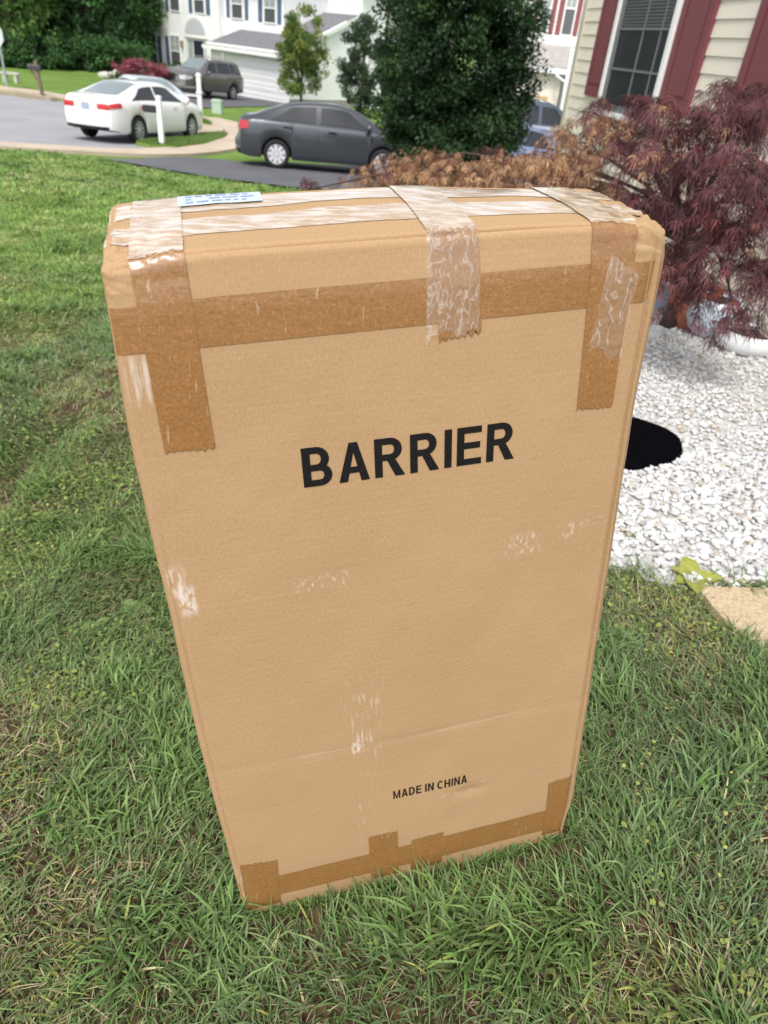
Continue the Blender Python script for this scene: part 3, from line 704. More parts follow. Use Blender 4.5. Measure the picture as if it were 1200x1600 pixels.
SEDAN = dict(W=1.80, x=(-2.36, 2.32), rw=.325, sill=.23, axles=(-1.36, 1.38), top=[(-2.36, .98), (-2.28, 1.085), (-1.85, 1.13), (-1.50, 1.22), (-.85, 1.415), (-.25, 1.465), (.25, 1.455), (.6, 1.37), (1.30, 1.04), (1.75, .965), (2.15, .83), (2.32, .68)],
             belt=[(-2.36, .93), (-1.9, 1.0), (-1.0, 1.0), (0, .97), (1.2, .94), (1.8, .86), (2.15, .76), (2.32, .64)], plan=[(-2.36, .80), (-2.2, .90), (-1.8, .97), (-1, 1), (1, 1), (1.7, .96), (2.15, .86), (2.32, .74)],
             under=[(-2.36, .10), (-1.9, .02), (1.9, .0), (2.32, .04)], windows=[(-1.58, -.40, -.98, -.36), (-.32, 1.02, -.28, .44)], ws=(1.24, .50), rw_x=(-1.80, -.85), tail=(.58, 1.0, .78, .98), tail_side=.22, head=(.55, 1.0, .58, .72), head_side=.45,
             mirror=.92, handles=(-.55, .45), seams=(-1.30, -.36, .98), plate=(.78, .92), grille=(.5, .42, .60))
CAMRY = dict(SEDAN); CAMRY.update(spokes=10, spoke_w=.10, tail=(.50, 1.0, .80, .98), tail_side=.34)
COROLLA = dict(SEDAN); COROLLA.update(W=1.76, x=(-2.14, 2.25), axles=(-1.28, 1.32), rw=.315, sill=.22, spokes=9, spoke_w=.20, rim_mat=mat('hubcap', (.62, .63, .65), .4, metal=.2), tail_side=.20,
             top=[(-2.14, 1.02), (-2.09, 1.09), (-1.82, 1.125), (-1.50, 1.24), (-.90, 1.425), (-.30, 1.48), (.20, 1.475), (.62, 1.38), (1.35, 1.04), (1.75, .97), (2.08, .84), (2.25, .68)], belt=[(-2.14, .96), (-1.85, 1.02), (-1.0, 1.01), (0, .985), (1.2, .95), (1.8, .86), (2.1, .76), (2.25, .64)],
             plan=[(-2.14, .84), (-2.02, .92), (-1.8, .97), (-1, 1), (1, 1), (1.7, .96), (2.1, .86), (2.25, .74)], under=[(-2.25, .06), (-1.9, .0), (1.9, .0), (2.25, .04)], windows=[(-1.42, -.36, -.95, -.34), (-.24, 1.05, -.22, .46)], rw_x=(-1.75, -.92), handle_mat=M_blacktrim, handles=(-1.02, .05), seams=(-.30,))
SUV = dict(W=2.03, x=(-2.62, 2.56), rw=.40, sill=.30, axles=(-1.52, 1.56), top=[(-2.62, 1.10), (-2.56, 1.36), (-2.42, 1.70), (-2.2, 1.86), (-1.0, 1.925), (.0, 1.90), (.45, 1.82), (1.22, 1.32), (1.5, 1.29), (2.25, 1.24), (2.46, 1.18), (2.56, 1.08)],
           belt=[(-2.62, 1.05), (-2.3, 1.25), (-1.0, 1.25), (.8, 1.21), (1.5, 1.18), (2.25, 1.13), (2.56, 1.03)], plan=[(-2.62, .88), (-2.4, .95), (-1.8, 1), (1.6, 1), (2.2, .95), (2.56, .86)], under=[(-2.62, .10), (2.56, .05)],
           windows=[(-2.25, -1.35, -2.15, -1.33), (-1.27, -.18, -1.25, -.18), (-.08, .98, -.08, .42)], ws=(1.18, .42), rw_x=(-2.56, -2.25), tail=(.72, 1.0, .95, 1.22), tail_side=.12, head=(.60, 1.0, .84, 1.02), head_side=.45, mirror=.88, handles=(-1.0, .15), seams=(-1.32, -.14, 1.0),
           plate=(.9, 1.02), grille=(.52, .70, 1.02), rails=(-2.0, .2), spokes=8, spoke_w=.10, bulge=.12)
SUV2 = dict(SUV); SUV2.update(rails=(-2.1, .2))
def carpos(px, py, axle_x, side_y, heading):
    """place a car so that a wheel foot (local axle_x, side_y) sits at the ground pixel"""
    p = gp(px, py); c, s = math.cos(heading), math.sin(heading)
    x = p[0]-(c*axle_x-s*side_y); y = p[1]-(s*axle_x+c*side_y); return (x, y, float(G(x, y))+.045)
def tilt(root):
    """sit the car on the sloping ground"""
    x, y, z = root.location; h = root.rotation_euler.z; e = .8
    nx_ = -(float(G(x+e, y))-float(G(x-e, y)))/(2*e); ny_ = -(float(G(x, y+e))-float(G(x, y-e)))/(2*e); up = Vector((nx_, ny_, 1)).normalized()
    f = Vector((math.cos(h), math.sin(h), 0)); f = (f-up*f.dot(up)).normalized(); l = up.cross(f)
    M = Matrix((f, l, up)).transposed(); root.rotation_euler = M.to_euler()
P_white = paint('pearl_white_paint', (.78, .78, .76)); P_grey = paint('dark_grey_paint', (.060, .065, .076), .5, .35); P_taupe = paint('taupe_grey_paint', (.15, .138, .134), .4, .3); P_silver = paint('silver_paint', (.62, .66, .68), .2); P_blue = paint('pale_blue_paint', (.22, .27, .40), .4); P_navy = paint('slate_blue_paint', (.07, .09, .13), .4)
M_screen = mat('pale_screen', (.16, .20, .20), .08, spec=.8, coat=.6)
CAMRY['screen'] = M_screen; SILV = dict(CAMRY); SUV['screen'] = M_screen
h = math.radians(75); c1 = car('white_sedan', 'white sedan parked at the kerb, seen from its rear right corner', CAMRY, P_white, carpos(217, 226, -1.36, -.80, h), h); tilt(c1)
h = math.radians(10); c2 = car('dark_grey_sedan', 'dark grey sedan on the near driveway, nose behind the evergreen', COROLLA, P_grey, carpos(432, 266, -1.28, -.80, h), h); tilt(c2)
h = math.radians(246); c3 = car('grey_suv', 'large taupe grey SUV parked in front of the white garage door', SUV, P_taupe, carpos(363, 157, -1.52, .92, h), h, 'car'); tilt(c3)
h = math.radians(128); p_ = at(226, 165, 27.6); c4 = car('silver_sedan', 'silver sedan mostly hidden behind the white sedan', SILV, P_silver, (p_[0], p_[1], float(G(p_[0], p_[1]))+.04), h); tilt(c4)
p_ = at(856, 170, 27.0); h = math.radians(8); c5 = car('slate_blue_suv', 'slate blue SUV between the evergreen and the beige house corner', SUV2, P_navy, (p_[0]-.3, p_[1], float(G(p_[0], p_[1]))+.05), h, 'car'); tilt(c5)
p_ = at(846, 220, 19.5); h = math.radians(120); c6 = car('pale_blue_sedan', 'pale blue sedan half hidden behind the evergreen and the red maple', SEDAN, P_blue, (p_[0], p_[1], float(G(p_[0], p_[1]))+.05), h); tilt(c6)

# ================================================================== HOUSES
M_vinyl_white = mat('white_vinyl', (.87, .87, .87), .55, var=.03, vscale=2)
M_trim_white = mat('white_trim', (.82, .82, .81), .5)
M_blue_shutter = mat('blue_shutter', lin((84, 102, 130)), .6)
M_red_shutter = mat('red_shutter', lin((118, 60, 66)), .55, var=.05, vscale=6)
M_red_shutter_far = mat('red_shutter_far', lin((138, 78, 80)), .6)
M_shingle = mat('roof_shingle', lin((98, 98, 104)), .95, color2=lin((128, 127, 130)), vscale=7, bump=.6, bscale=20, stretch=(1, 1, 2))
M_shingle2 = mat('porch_shingle', lin((150, 146, 142)), .95, color2=lin((172, 168, 162)), vscale=5, bump=.5, bscale=20)
M_pane = mat('window_pane', (.10, .11, .115), .08, spec=.7)
M_pane_blind = mat('pane_with_blind', (.36, .39, .38), .25, var=.12, vscale=6)
M_garage = mat('garage_door', (.78, .78, .79), .5)
M_door_dark = mat('storm_door_glass', (.03, .035, .05), .1, spec=.7)
M_brick_found = mat('foundation', lin((150, 146, 140)), .95, var=.1, vscale=2)
def frame_from(P0, direction):
    """facade frame: u along direction, v up, n outwards (towards the viewer side)"""
    u = np.array([direction[0], direction[1], 0.]); u /= np.linalg.norm(u); v = np.array([0, 0, 1.]); n = np.cross(u, v)
    if n@(CAM-P0) < 0: n = -n
    return dict(o=np.array(P0, float), u=u, v=v, n=n)
def fpt(fr, a, b, c=0.): return fr['o']+fr['u']*a+fr['v']*b+fr['n']*c
def fpx(fr, px, py, c=0.):
    """pixel -> (u,v) on the facade plane, moved out by c"""
    d = ray(px, py); o = fr['o']+fr['n']*c; t = ((o-CAM)@fr['n'])/(d@fr['n']); q = CAM+d*t-o; return q@fr['u'], q@fr['v']
class FB(MB):
    def __init__(s, fr, org): super().__init__(); s.fr = fr; s.org = np.array(org, float)
    def slab(s, u0, u1, v0, v1, c0, c1):
        V = [fpt(s.fr, a, b, c)-s.org for c in (c0, c1) for (a, b) in ((u0, v0), (u1, v0), (u1, v1), (u0, v1))]
        return s.add(V, [(0, 3, 2, 1), (4, 5, 6, 7), (0, 1, 5, 4), (1, 2, 6, 5), (2, 3, 7, 6), (3, 0, 4, 7)])
    def poly(s, pts): return s.add([fpt(s.fr, *p)-s.org for p in pts], [tuple(range(len(pts)))])
    def prism(s, pts, c0, c1):
        n = len(pts); V = [fpt(s.fr, a, b, c)-s.org for c in (c0, c1) for a, b in pts]
        return s.add(V, [tuple(range(n))[::-1], tuple(range(n, 2*n))]+[(i, (i+1) % n, n+(i+1) % n, n+i) for i in range(n)])
    def lap(s, ext, v0, v1, e=.115, proud=.014, back=.0):
        """lapped siding between v0 and v1; ext(v) -> (u0,u1)"""
        v = v0
        while v < v1-1e-6:
            t = min(v+e, v1); a0, a1 = ext(v); b0, b1 = ext(t)
            V = [fpt(s.fr, a0, v, proud), fpt(s.fr, a1, v, proud), fpt(s.fr, b1, t, back+.001), fpt(s.fr, b0, t, back+.001), fpt(s.fr, a0, v, back), fpt(s.fr, a1, v, back)]
            s.add([p-s.org for p in V], [(0, 1, 2, 3), (4, 5, 1, 0)]); v = t
        return s
def window(fr, org, root, u0, u1, v0, v1, trim=.07, c=.02, blind=True, lights=2, mull=True):
    f = FB(fr, org)
    f.slab(u0-trim, u1+trim, v0-trim, v0, c, c+.06); f.slab(u0-trim, u1+trim, v1, v1+trim*1.3, c, c+.06); f.slab(u0-trim, u0, v0, v1, c, c+.055); f.slab(u1, u1+trim, v0, v1, c, c+.055)
    vm = (v0+v1)/2; f.slab(u0, u1, vm-.035, vm+.035, c, c+.05)
    wdw = f.build('window', M_trim_white, root)
    FB(fr, org).slab(u0, u1, v0, vm-.035, c, c+.015).build('pane', M_pane, wdw); FB(fr, org).slab(u0, u1, vm+.035, v1, c, c+.02).build('pane', M_pane_blind if blind else M_pane, wdw)
    if mull:
        mb = FB(fr, org); um = (u0+u1)/2
        mb.slab(um-.012, um+.012, vm+.04, v1, c+.02, c+.032); mb.slab(u0, u1, (vm+v1)/2-.012, (vm+v1)/2+.012, c+.02, c+.031); mb.build('glazing_bar', M_trim_white, wdw)
    return wdw
def shutter(fr, org, root, u0, u1, v0, v1, m, c=.018):
    s = FB(fr, org); s.slab(u0, u1, v0, v1, c, c+.03); o = s.build('shutter', m, root)
    return o
# ---- far left white house
gL = gp(374, 150); gR = gp(445, 162); dr = gR[:2]-gL[:2]
F_gar = frame_from(gL, dr)                              # garage front, u to the right
org = np.array([gL[0], gL[1], gL[2]])
hs_root = empty('white_house', org); tag(hs_root, 'white two storey house with blue shutters and attached garage at top left', 'house')
SET = 1.6
F_main = dict(F_gar); F_main['o'] = F_gar['o']-F_gar['n']*SET
u_l = fpx(F_main, 218, 60)[0]; u_r = fpx(F_main, 300, 5)[0]+9.2
u_split = fpx(F_main, 343, 20)[0]
FB(F_main, org).lap(lambda v: (u_l, u_split), -.6, 6.6).build('siding_wall', M_vinyl_white, hs_root)
F_rec = dict(F_main); F_rec['o'] = F_main['o']-F_main['n']*.45
u_re = fpx(F_rec, 444, 30)[0]
FB(F_rec, org).lap(lambda v: (u_split-.2, u_re), -.6, 6.6).build('siding_wall', M_vinyl_white, hs_root)
core = FB(F_rec, org); core.slab(u_l+.01, u_re-.01, -.8, 6.6, -8.0, -.03); core.slab(u_l+.01, u_split-.01, -.8, 6.6, -.03, .44); core.build('wall_core', M_vinyl_white, hs_root)
tr = FB(F_main, org); tr.slab(u_l-.02, u_l+.11, -.6, 6.6, .0, .03); tr.slab(u_split-.12, u_split+.0, -.6, 6.6, .0, .03); um = fpx(F_main, 282, 40)[0]; tr.slab(um-.06, um+.06, -.6, 6.6, .0, .022); tr.build('corner_trim', M_trim_white, hs_root)
rf = FB(F_rec, org); rf.prism([(u_l-.4, 6.6), (u_re+.4, 6.6), (u_re-1.2, 9.2), (u_l+2.2, 9.2)], -8.4, .9); rf.build('roof', M_shingle, hs_root)
def pxrect(fr, a, b, c, d):
    """pixel box (left, top, right, bottom) on the facade, edges taken at mid height and mid width"""
    u0 = fpx(fr, a, (b+d)/2)[0]; u1 = fpx(fr, c, (b+d)/2)[0]; v1 = fpx(fr, (a+c)/2, b)[1]; v0 = fpx(fr, (a+c)/2, d)[1]; return u0, u1, v0, v1
for fr, (a, b, c, d), sl, sr in ((F_main, (231, 53, 246, 100), (223, 51, 227, 98), (248, 56, 253, 101)), (F_main, (268, 57, 282, 102), (260, 57, 265, 101), None), (F_main, (228, -28, 242, 11), (220, -20, 225, 11), (245, -20, 250, 14)), (F_main, (266, -26, 280, 16), (258, -20, 263, 16), None),
                              (F_main, (304, -22, 319, 20), (295, -22, 300, 20), (322, -18, 328, 23)), (F_rec, (363, -16, 379, 28), (354, -16, 359, 27), (383, -14, 388, 31)), (F_rec, (414, -10, 431, 35), (404, -12, 410, 34), (434, -8, 440, 38))):
    u0, u1, v0, v1 = pxrect(fr, a, b, c, d); window(fr, org, hs_root, u0, u1, v0, v1)
    for q in (sl, sr):
        if q: s0, s1, w0, w1 = pxrect(fr, *q); shutter(fr, org, hs_root, s0, s1, w0, w1, M_blue_shutter)
# arched entrance
u0, u1, v0, v1 = pxrect(F_main, 293, 60, 326, 93); v0 = -.2
e = FB(F_main, org); e.slab(u0-.1, u0+.12, v0, v1, .02, .14); e.slab(u1-.12, u1+.1, v0, v1, .02, .14); e.slab(u0-.15, u1+.15, v1, v1+.12, .02, .2)
um = (u0+u1)/2; ra = (u1-u0)/2+.15
e.prism([(um+ra*math.cos(t*math.pi/14), v1+.12+ra*.82*math.sin(t*math.pi/14)) for t in range(15)], .02, .16); ent = e.build('arched_portico', M_trim_white, hs_root)
FB(F_main, org).prism([(um+ra*.84*math.cos(t*math.pi/14), v1+.20+ra*.66*math.sin(t*math.pi/14)) for t in range(15)], .155, .175).build('fanlight', mat('fanlight_panel', (.52, .53, .55), .5), ent)
d_ = FB(F_main, org); dv0, dv1 = v0, v1-.08; da, db, _, _ = pxrect(F_main, 304, 64, 319, 90); d_.slab(da-.1, db+.1, dv0, dv1, .02, .05); dr_o = d_.build('front_door', M_trim_white, hs_root)
FB(F_main, org).slab(da, db, dv0+.5, dv1-.06, .05, .06).build('door_glass', M_door_dark, dr_o)
for (a, b) in ((u0+.16, da-.16), (db+.16, u1-.16)): FB(F_main, org).slab(a, b, dv0+.3, dv1-.1, .02, .04).build('side_light', M_pane_blind, hs_root)
lu, lv = fpx(F_main, 286, 69); FB(F_main, org).slab(lu-.08, lu+.08, lv-.2, lv+.2, .02, .2).build('porch_lamp', mat('brass', lin((150, 130, 90)), .5), hs_root)
# garage block
ga = fpx(F_gar, 330, 95)[0]; gb = fpx(F_gar, 452, 110)[0]; eave = fpx(F_gar, 432, 79)[1]
u0, u1, _, _ = pxrect(F_gar, 348, 84, 448, 160); gv1 = fpx(F_gar, 390, 88)[1]
g = FB(F_gar, org); g.lap(lambda v: (ga, gb), gv1+.15, eave); g.build('siding_wall', M_vinyl_white, hs_root)
g = FB(F_gar, org); g.slab(ga, u0-.1, -.5, gv1+.15, -.02, .012); g.slab(u1+.1, gb, -.5, gv1+.15, -.02, .012); g.slab(u0-.1, u1+.1, gv1, gv1+.15, -.02, .05); g.slab(u0-.1, u0, -.3, gv1, -.02, .05); g.slab(u1, u1+.1, -.3, gv1, -.02, .05); g.build('garage_surround', M_trim_white, hs_root)
gd = FB(F_gar, org); gd.slab(u0, u1, -.3, gv1, -.20, -.14); gdo = gd.build('garage_door', M_garage, hs_root)
for k in range(4):
    hgt = (gv1+.1)/4; FB(F_gar, org).slab(u0+.01, u1-.01, -.1+k*hgt+.02, -.1+(k+1)*hgt-.02, -.14, -.10).build('door_panel', M_garage, gdo)
    for q in range(2): FB(F_gar, org).slab(u0+.02, u1-.02, -.1+k*hgt+.12+.22*q, -.1+k*hgt+.20+.22*q, -.10, -.085).build('door_rib', M_garage, gdo)
# side gable wall of the garage: runs back from the front corner, apex in its middle
F_side = dict(o=fpt(F_gar, gb, 0), u=-F_gar['n'], v=F_gar['v'], n=F_gar['u'])
sl_ = fpx(F_side, 594, 110)[0]; apu, apv = fpx(F_side, 556, 24); sev = eave
def gext(v):
    if v <= sev: return (0.0, sl_)
    t = min(1, (v-sev)/(apv-sev)); return (0+(apu)*t, sl_+(apu-sl_)*t)
FB(F_side, org).lap(gext, -.8, apv).build('gable_wall', M_vinyl_white, hs_root)
fs = FB(F_side, org); fs.slab(.02, sl_-.02, -1.2, .35, .0, .025); fs.build('foundation', M_brick_found, hs_root)
F_bk = dict(F_gar); F_bk['o'] = F_gar['o']-F_gar['n']*(apu+.25)
u_be = fpx(F_bk, 567, 12)[0]
FB(F_bk, org).lap(lambda v: (u_re-.1, u_be), sev-.3, 6.6).build('siding_wall', M_vinyl_white, hs_root)
FB(F_bk, org).slab(u_re-.3, u_be-.01, -.8, 6.6, -(sl_-apu)+.4, -.03).build('wall_core', M_vinyl_white, hs_root)
FB(F_bk, org).slab(u_re-.3, u_be+.5, 6.6, 6.85, -(sl_-apu), .5).build('eave_board', M_trim_white, hs_root)
# garage roof: two slopes meeting on the ridge at the gable apex, running left along the facade
rg = FB(F_gar, org); Lr = gb-ga; dv = apv-sev; over = .35; k_ = dv/max(apu, .1)
rb = FB(F_gar, org)
rb.add([fpt(F_gar, ga-.3, eave-k_*over, over)-org, fpt(F_gar, gb+.25, eave-k_*over, over)-org, fpt(F_gar, gb+.25, apv+.02, -apu)-org, fpt(F_gar, ga+1.8, apv+.02, -apu)-org,
        fpt(F_gar, ga-.3, eave-k_*over-.1, over)-org, fpt(F_gar, gb+.25, eave-k_*over-.1, over)-org, fpt(F_gar, gb+.25, apv-.10, -apu)-org, fpt(F_gar, ga+1.8, apv-.10, -apu)-org], [(0, 1, 2, 3), (4, 7, 6, 5), (0, 4, 5, 1), (1, 5, 6, 2), (3, 2, 6, 7), (0, 3, 7, 4)])
rb.add([fpt(F_gar, gb+.25, apv+.02, -apu)-org, fpt(F_gar, gb+.25, sev-.2, -sl_-.3)-org, fpt(F_gar, ga+1.8, sev-.2, -sl_-.3)-org, fpt(F_gar, ga+1.8, apv+.02, -apu)-org], [(0, 1, 2, 3)])
rb.build('garage_roof', M_shingle, hs_root)
gu = FB(F_gar, org); gu.slab(ga-.3, gb+.27, eave-k_*over-.22, eave-k_*over-.02, over-.02, over+.12); gu.slab(ga, gb, eave-.12, eave+.0, .02, over-.02); gu.build('gutter', M_trim_white, hs_root)
rk = FB(F_side, org); rk.prism([(-.3, sev-.25), (-.3, sev-.02), (apu, apv+.0), (apu, apv-.24)], .02, .26); rk.prism([(sl_+.3, sev-.25), (sl_+.3, sev-.02), (apu, apv+.0), (apu, apv-.24)], .021, .261); rk.build('rake_board', M_trim_white, hs_root)
# ---- far right white house with red shutters, behind the blue cars
c_ = at(870, 70, 36.0); F_r = frame_from(np.array([c_[0], c_[1], float(G(c_[0], c_[1]))]), (1, .05)); org2 = F_r['o'].copy()
rh = empty('neighbour_house', org2); tag(rh, 'white house with red shutters and a grey porch roof behind the blue cars', 'house')
a0 = fpx(F_r, 770, 60)[0]; a1 = fpx(F_r, 960, 60)[0]; vt = fpx(F_r, 870, 64)[1]; vg = fpx(F_r, 870, 102)[1]
FB(F_r, org2).lap(lambda v: (a0, a1), vt, vt+4.2, .13, .016).build('siding_wall', M_vinyl_white, rh)
FB(F_r, org2).slab(a0, a1, -1, vt+4.2, -6, -.02).build('wall_core', M_vinyl_white, rh)
for wpx, s1_, s2_ in (((848, -30, 862, 52), (836, -30, 843, 52), (861, -30, 870, 54)), ((884, -30, 901, 55), (872, -30, 881, 55), (899, -30, 909, 57))):
    u0, u1, v0, v1 = pxrect(F_r, *wpx); u1 -= .05; window(F_r, org2, rh, u0, u1, v0, v1, .06)
    for q in (s1_, s2_): x0, x1, y0, y1 = pxrect(F_r, *q); x0 += .04; shutter(F_r, org2, rh, x0, x1, y0, y1, M_red_shutter_far)
FB(F_r, org2).slab(a0, a1, vt-.18, vt+.12, .0, .14).build('band_board', M_trim_white, rh)
fo = 2.2; F_g2 = dict(F_r); F_g2['o'] = F_r['o']+F_r['n']*fo
vg = fpx(F_g2, 850, 104)[1]
pr = FB(F_r, org2); pr.poly([(a0, vg, fo+.3), (a1, vg, fo+.3), (a1, vt-.1, .02), (a0, vt-.1, .02)]); pr.poly([(a0, vg-.06, fo+.3), (a1, vg-.06, fo+.3), (a1, vt-.2, .02), (a0, vt-.2, .02)]); pr.build('porch_roof', M_shingle2, rh)
FB(F_g2, org2).lap(lambda v: (a0, fpx(F_g2, 876, 130)[0]), -1, vg-.15, .13, .016).build('siding_wall', mat('cream_siding', lin((236, 226, 214)), .6), rh)
FB(F_g2, org2).slab(a0, a1, vg-.2, vg-.01, .22, .36).build('gutter', M_trim_white, rh)
bx0 = fpx(F_g2, 878, 130)[0]; FB(F_g2, org2).lap(lambda v: (bx0, a1), -1, vg+.7, .13, .5, .48).build('gable_wall', M_vinyl_white, rh)
p0 = fpx(F_g2, 868, 108); p1 = fpx(F_g2, 866, 118); p2 = fpx(F_g2, 879, 128); p3 = fpx(F_g2, 877, 165)
dp = MB(); dp.tube([fpt(F_g2, *p0, .35)-org2, fpt(F_g2, *p1, .55)-org2, fpt(F_g2, *p2, .58)-org2, fpt(F_g2, p3[0], p3[1]-1.5, .58)-org2], [.06]*4, 8); dp.build('downspout', M_trim_white, rh)
g0, g1_, h0, h1 = pxrect(F_g2, 815, 149, 852, 190); FB(F_g2, org2).slab(g0, g1_, -1, h1, .015, .06).build('garage_frame', mat('tan_frame', lin((196, 160, 110)), .7), rh)
FB(F_g2, org2).slab(g0+.12, g1_-.12, -1, h1-.12, .05, .075).build('garage_door', M_garage, rh)

# ---- near beige house on the right (each siding board its own part)
EXPO = .118
W0 = np.array([2.15, 6.9]); WDIR = np.array([-.167, .986]); WDIR /= np.linalg.norm(WDIR)
F_n = frame_from(np.array([W0[0], W0[1], 0.]), -WDIR)     # u runs towards the camera (to the right in the photo)
uc = fpx(F_n, 897, 110)[0]; UEND = uc+7.2; org3 = np.array([*fpt(F_n, uc, 0)[:2], float(G(*fpt(F_n, uc, 0)[:2]))])
nh = empty('beige_house', org3); tag(nh, 'beige lap sided house with dark red shutters at the right edge', 'house')
M_beige = mat('beige_vinyl', lin((222, 213, 198)), .6, var=.04, vscale=3, bump=.08, bscale=30, stretch=(1, 1, 8))
M_beige_trim = mat('beige_trim', lin((196, 190, 172)), .6, var=.03, vscale=3)
v_ref = fpx(F_n, 1100, 30.4)[1]
nb = 0; kmin = int(math.ceil((float(G(2.6, 5))-.15-v_ref)/EXPO)); kmax = int((v_ref+3.0)/EXPO)
bme = None
for k in range(-32, 24):
    v0 = v_ref+k*EXPO
    if v0 < -.55: continue
    if bme is None:
        V = [fpt(F_n, uc, 0, .016), fpt(F_n, UEND, 0, .016), fpt(F_n, UEND, EXPO+.012, .004), fpt(F_n, uc, EXPO+.012, .004), fpt(F_n, uc, 0, .0), fpt(F_n, UEND, 0, .0), fpt(F_n, UEND, EXPO+.012, -.004), fpt(F_n, uc, EXPO+.012, -.004)]
        bme = bpy.data.meshes.new('siding_board'); bme.from_pydata([tuple(p-np.array([0, 0, 0])-np.array([org3[0], org3[1], 0])) for p in V], [], [(0, 1, 2, 3), (4, 5, 1, 0), (7, 6, 5, 4), (3, 2, 6, 7), (0, 3, 7, 4), (1, 5, 6, 2)]); bme.materials.append(M_beige)
    o = bpy.data.objects.new('siding_board', bme); col.objects.link(o); o.parent = nh; o.location = (0, 0, v0-org3[2])
cw = FB(F_n, org3); cw.slab(uc+.02, UEND, -.8, 3.4, -3.0, -.01); cw.build('wall_core', M_beige, nh)
ct = FB(F_n, org3); cwid = fpx(F_n, 903, 95)[0]-fpx(F_n, 893, 95)[0]; ct.slab(uc-.03, uc+.085, -.8, 3.4, -.02, .03); ct.slab(uc-.03, uc-.005, -.8, 3.4, -.12, .03); ct.build('corner_trim', M_beige_trim, nh)
def panel_shutter(u0, u1, v0, v1):
    s = FB(F_n, org3); c = .012; st = (u1-u0)*.16
    s.slab(u0, u1, v0, v1, c, c+.018); sh = s.build('shutter', M_red_shutter, nh)
    r = FB(F_n, org3); r.slab(u0, u0+st, v0, v1, c+.018, c+.034); r.slab(u1-st, u1, v0, v1, c+.018, c+.034); r.slab(u0+st, u1-st, v0, v0+st*1.2, c+.018, c+.034); r.slab(u0+st, u1-st, v1-st*1.2, v1, c+.018, c+.034); r.build('shutter_frame', M_red_shutter, sh)
    vm = v0+(v1-v0)*.52; p = FB(F_n, org3)
    for (a, b) in ((v0+st*1.2+.03, v1-st*1.2-.03),): p.slab(u0+st+.025, u1-st-.025, a, b, c+.018, c+.030)
    p.build('shutter_panel', M_red_shutter, sh)
su0 = fpx(F_n, 934, 75)[0]; su1 = fpx(F_n, 960, 75)[0]; wl = su1; wr_ = fpx(F_n, 1058, 62)[0]; tu0 = fpx(F_n, 1061, 62)[0]; tu1 = fpx(F_n, 1112, 60)[0]; xu0 = fpx(F_n, 1176, 75)[0]
vb = fpx(F_n, 935, 152)[1]; wb = fpx(F_n, 965, 176)[1]
VT = 2.75
panel_shutter(su0, su1-.01, vb, VT); panel_shutter(tu0, tu1, vb, VT); panel_shutter(xu0, xu0+(tu1-tu0), vb, VT)
fw = FB(F_n, org3); c = .014; tw = .055
fw.slab(wl, wl+tw, wb, VT, c, c+.05); fw.slab(wr_-tw, wr_, wb, VT, c, c+.05); fw.slab(wl, wr_, wb-.05, wb, c, c+.06); fw.slab(wl, wr_, VT, VT+.06, c, c+.05); wnd = fw.build('window', M_trim_white, nh)
M_sash = mat('grey_sash', lin((110, 112, 114)), .5); M_dark_pane = mat('screened_pane', (.018, .019, .025), .35, spec=.25)
ss = FB(F_n, org3); a, b = wl+tw, wr_-tw; ss.slab(a, a+.05, wb, VT, c, c+.03); ss.slab(b-.05, b, wb, VT, c, c+.03); ss.slab(a+.05, b-.05, wb, wb+.06, c, c+.03); ss.build('sash', M_sash, wnd)
p_ = FB(F_n, org3); p_.slab(a+.05, b-.05, wb+.06, VT, c-.01, c+.004); p_.build('pane', M_dark_pane, wnd)
m1 = fpx(F_n, 1000, 87)[0]; m2 = fpx(F_n, 1036, 55)[0]; vh1 = fpx(F_n, 1010, 45.5)[1]; vh2 = fpx(F_n, 1000, 112)[1]
for q in (m1, m2): FB(F_n, org3).slab(q-.009, q+.009, wb+.06, VT, c+.004, c+.014).build('glazing_bar', M_sash, wnd)
for q in (vh1, vh2, vh1+(vh1-vh2), vh1+2*(vh1-vh2)): FB(F_n, org3).slab(a+.05, b-.05, q-.010, q+.010, c+.004, c+.0135).build('glazing_bar', M_sash, wnd)
M_slat = mat('blind_slat', lin((84, 86, 90)), .6)
sm = None
for k in range(34):
    v = vh1+.02+k*.026
    if v > VT-.04: break
    FB(F_n, org3).slab(a+.06, b-.06, v, v+.017, c+.0045, c+.0085).build('blind_slat', M_slat, wnd)
fd = FB(F_n, org3); fd.slab(uc+.01, UEND, -.9, -.52, -.03, .012); fd.build('foundation', M_brick_found, nh)

# ================================================================== STREET FURNITURE
M_post_white = mat('white_post', (.8, .8, .8), .5)
def slab_box(mb, c, sx, sy, z0, z1, lean=(0, 0)):
    x, y = c; V = []
    for z in (z0, z1):
        k = (z-z0); V += [(x+a*sx/2+lean[0]*k, y+b*sy/2+lean[1]*k, z) for a, b in ((-1, -1), (1, -1), (1, 1), (-1, 1))]
    mb.add(V, [(0, 3, 2, 1), (4, 5, 6, 7), (0, 1, 5, 4), (1, 2, 6, 5), (2, 3, 7, 6), (3, 0, 4, 7)]); return mb
p = gp(254, 232.5); r = empty('mailbox_post', p); tag(r, 'plain white post standing on the grass verge in front of the white sedan', 'post')
slab_box(MB(), (0, 0), .125, .125, -.1, 1.22).build('shaft', M_post_white, r)
mb = MB(); slab_box(mb, (0, 0), .15, .15, 1.22, 1.25); slab_box(mb, (0, 0), .10, .10, 1.25, 1.27); mb.build('cap', M_post_white, r)
mb = MB(); mb.box((-.42, -.09, .86), (-.075, .09, 1.02)); mb.build('mailbox', mat('dark_reflection', (.03, .03, .032), .4), r)  # added boxes standing in for the dark car window reflection behind the post
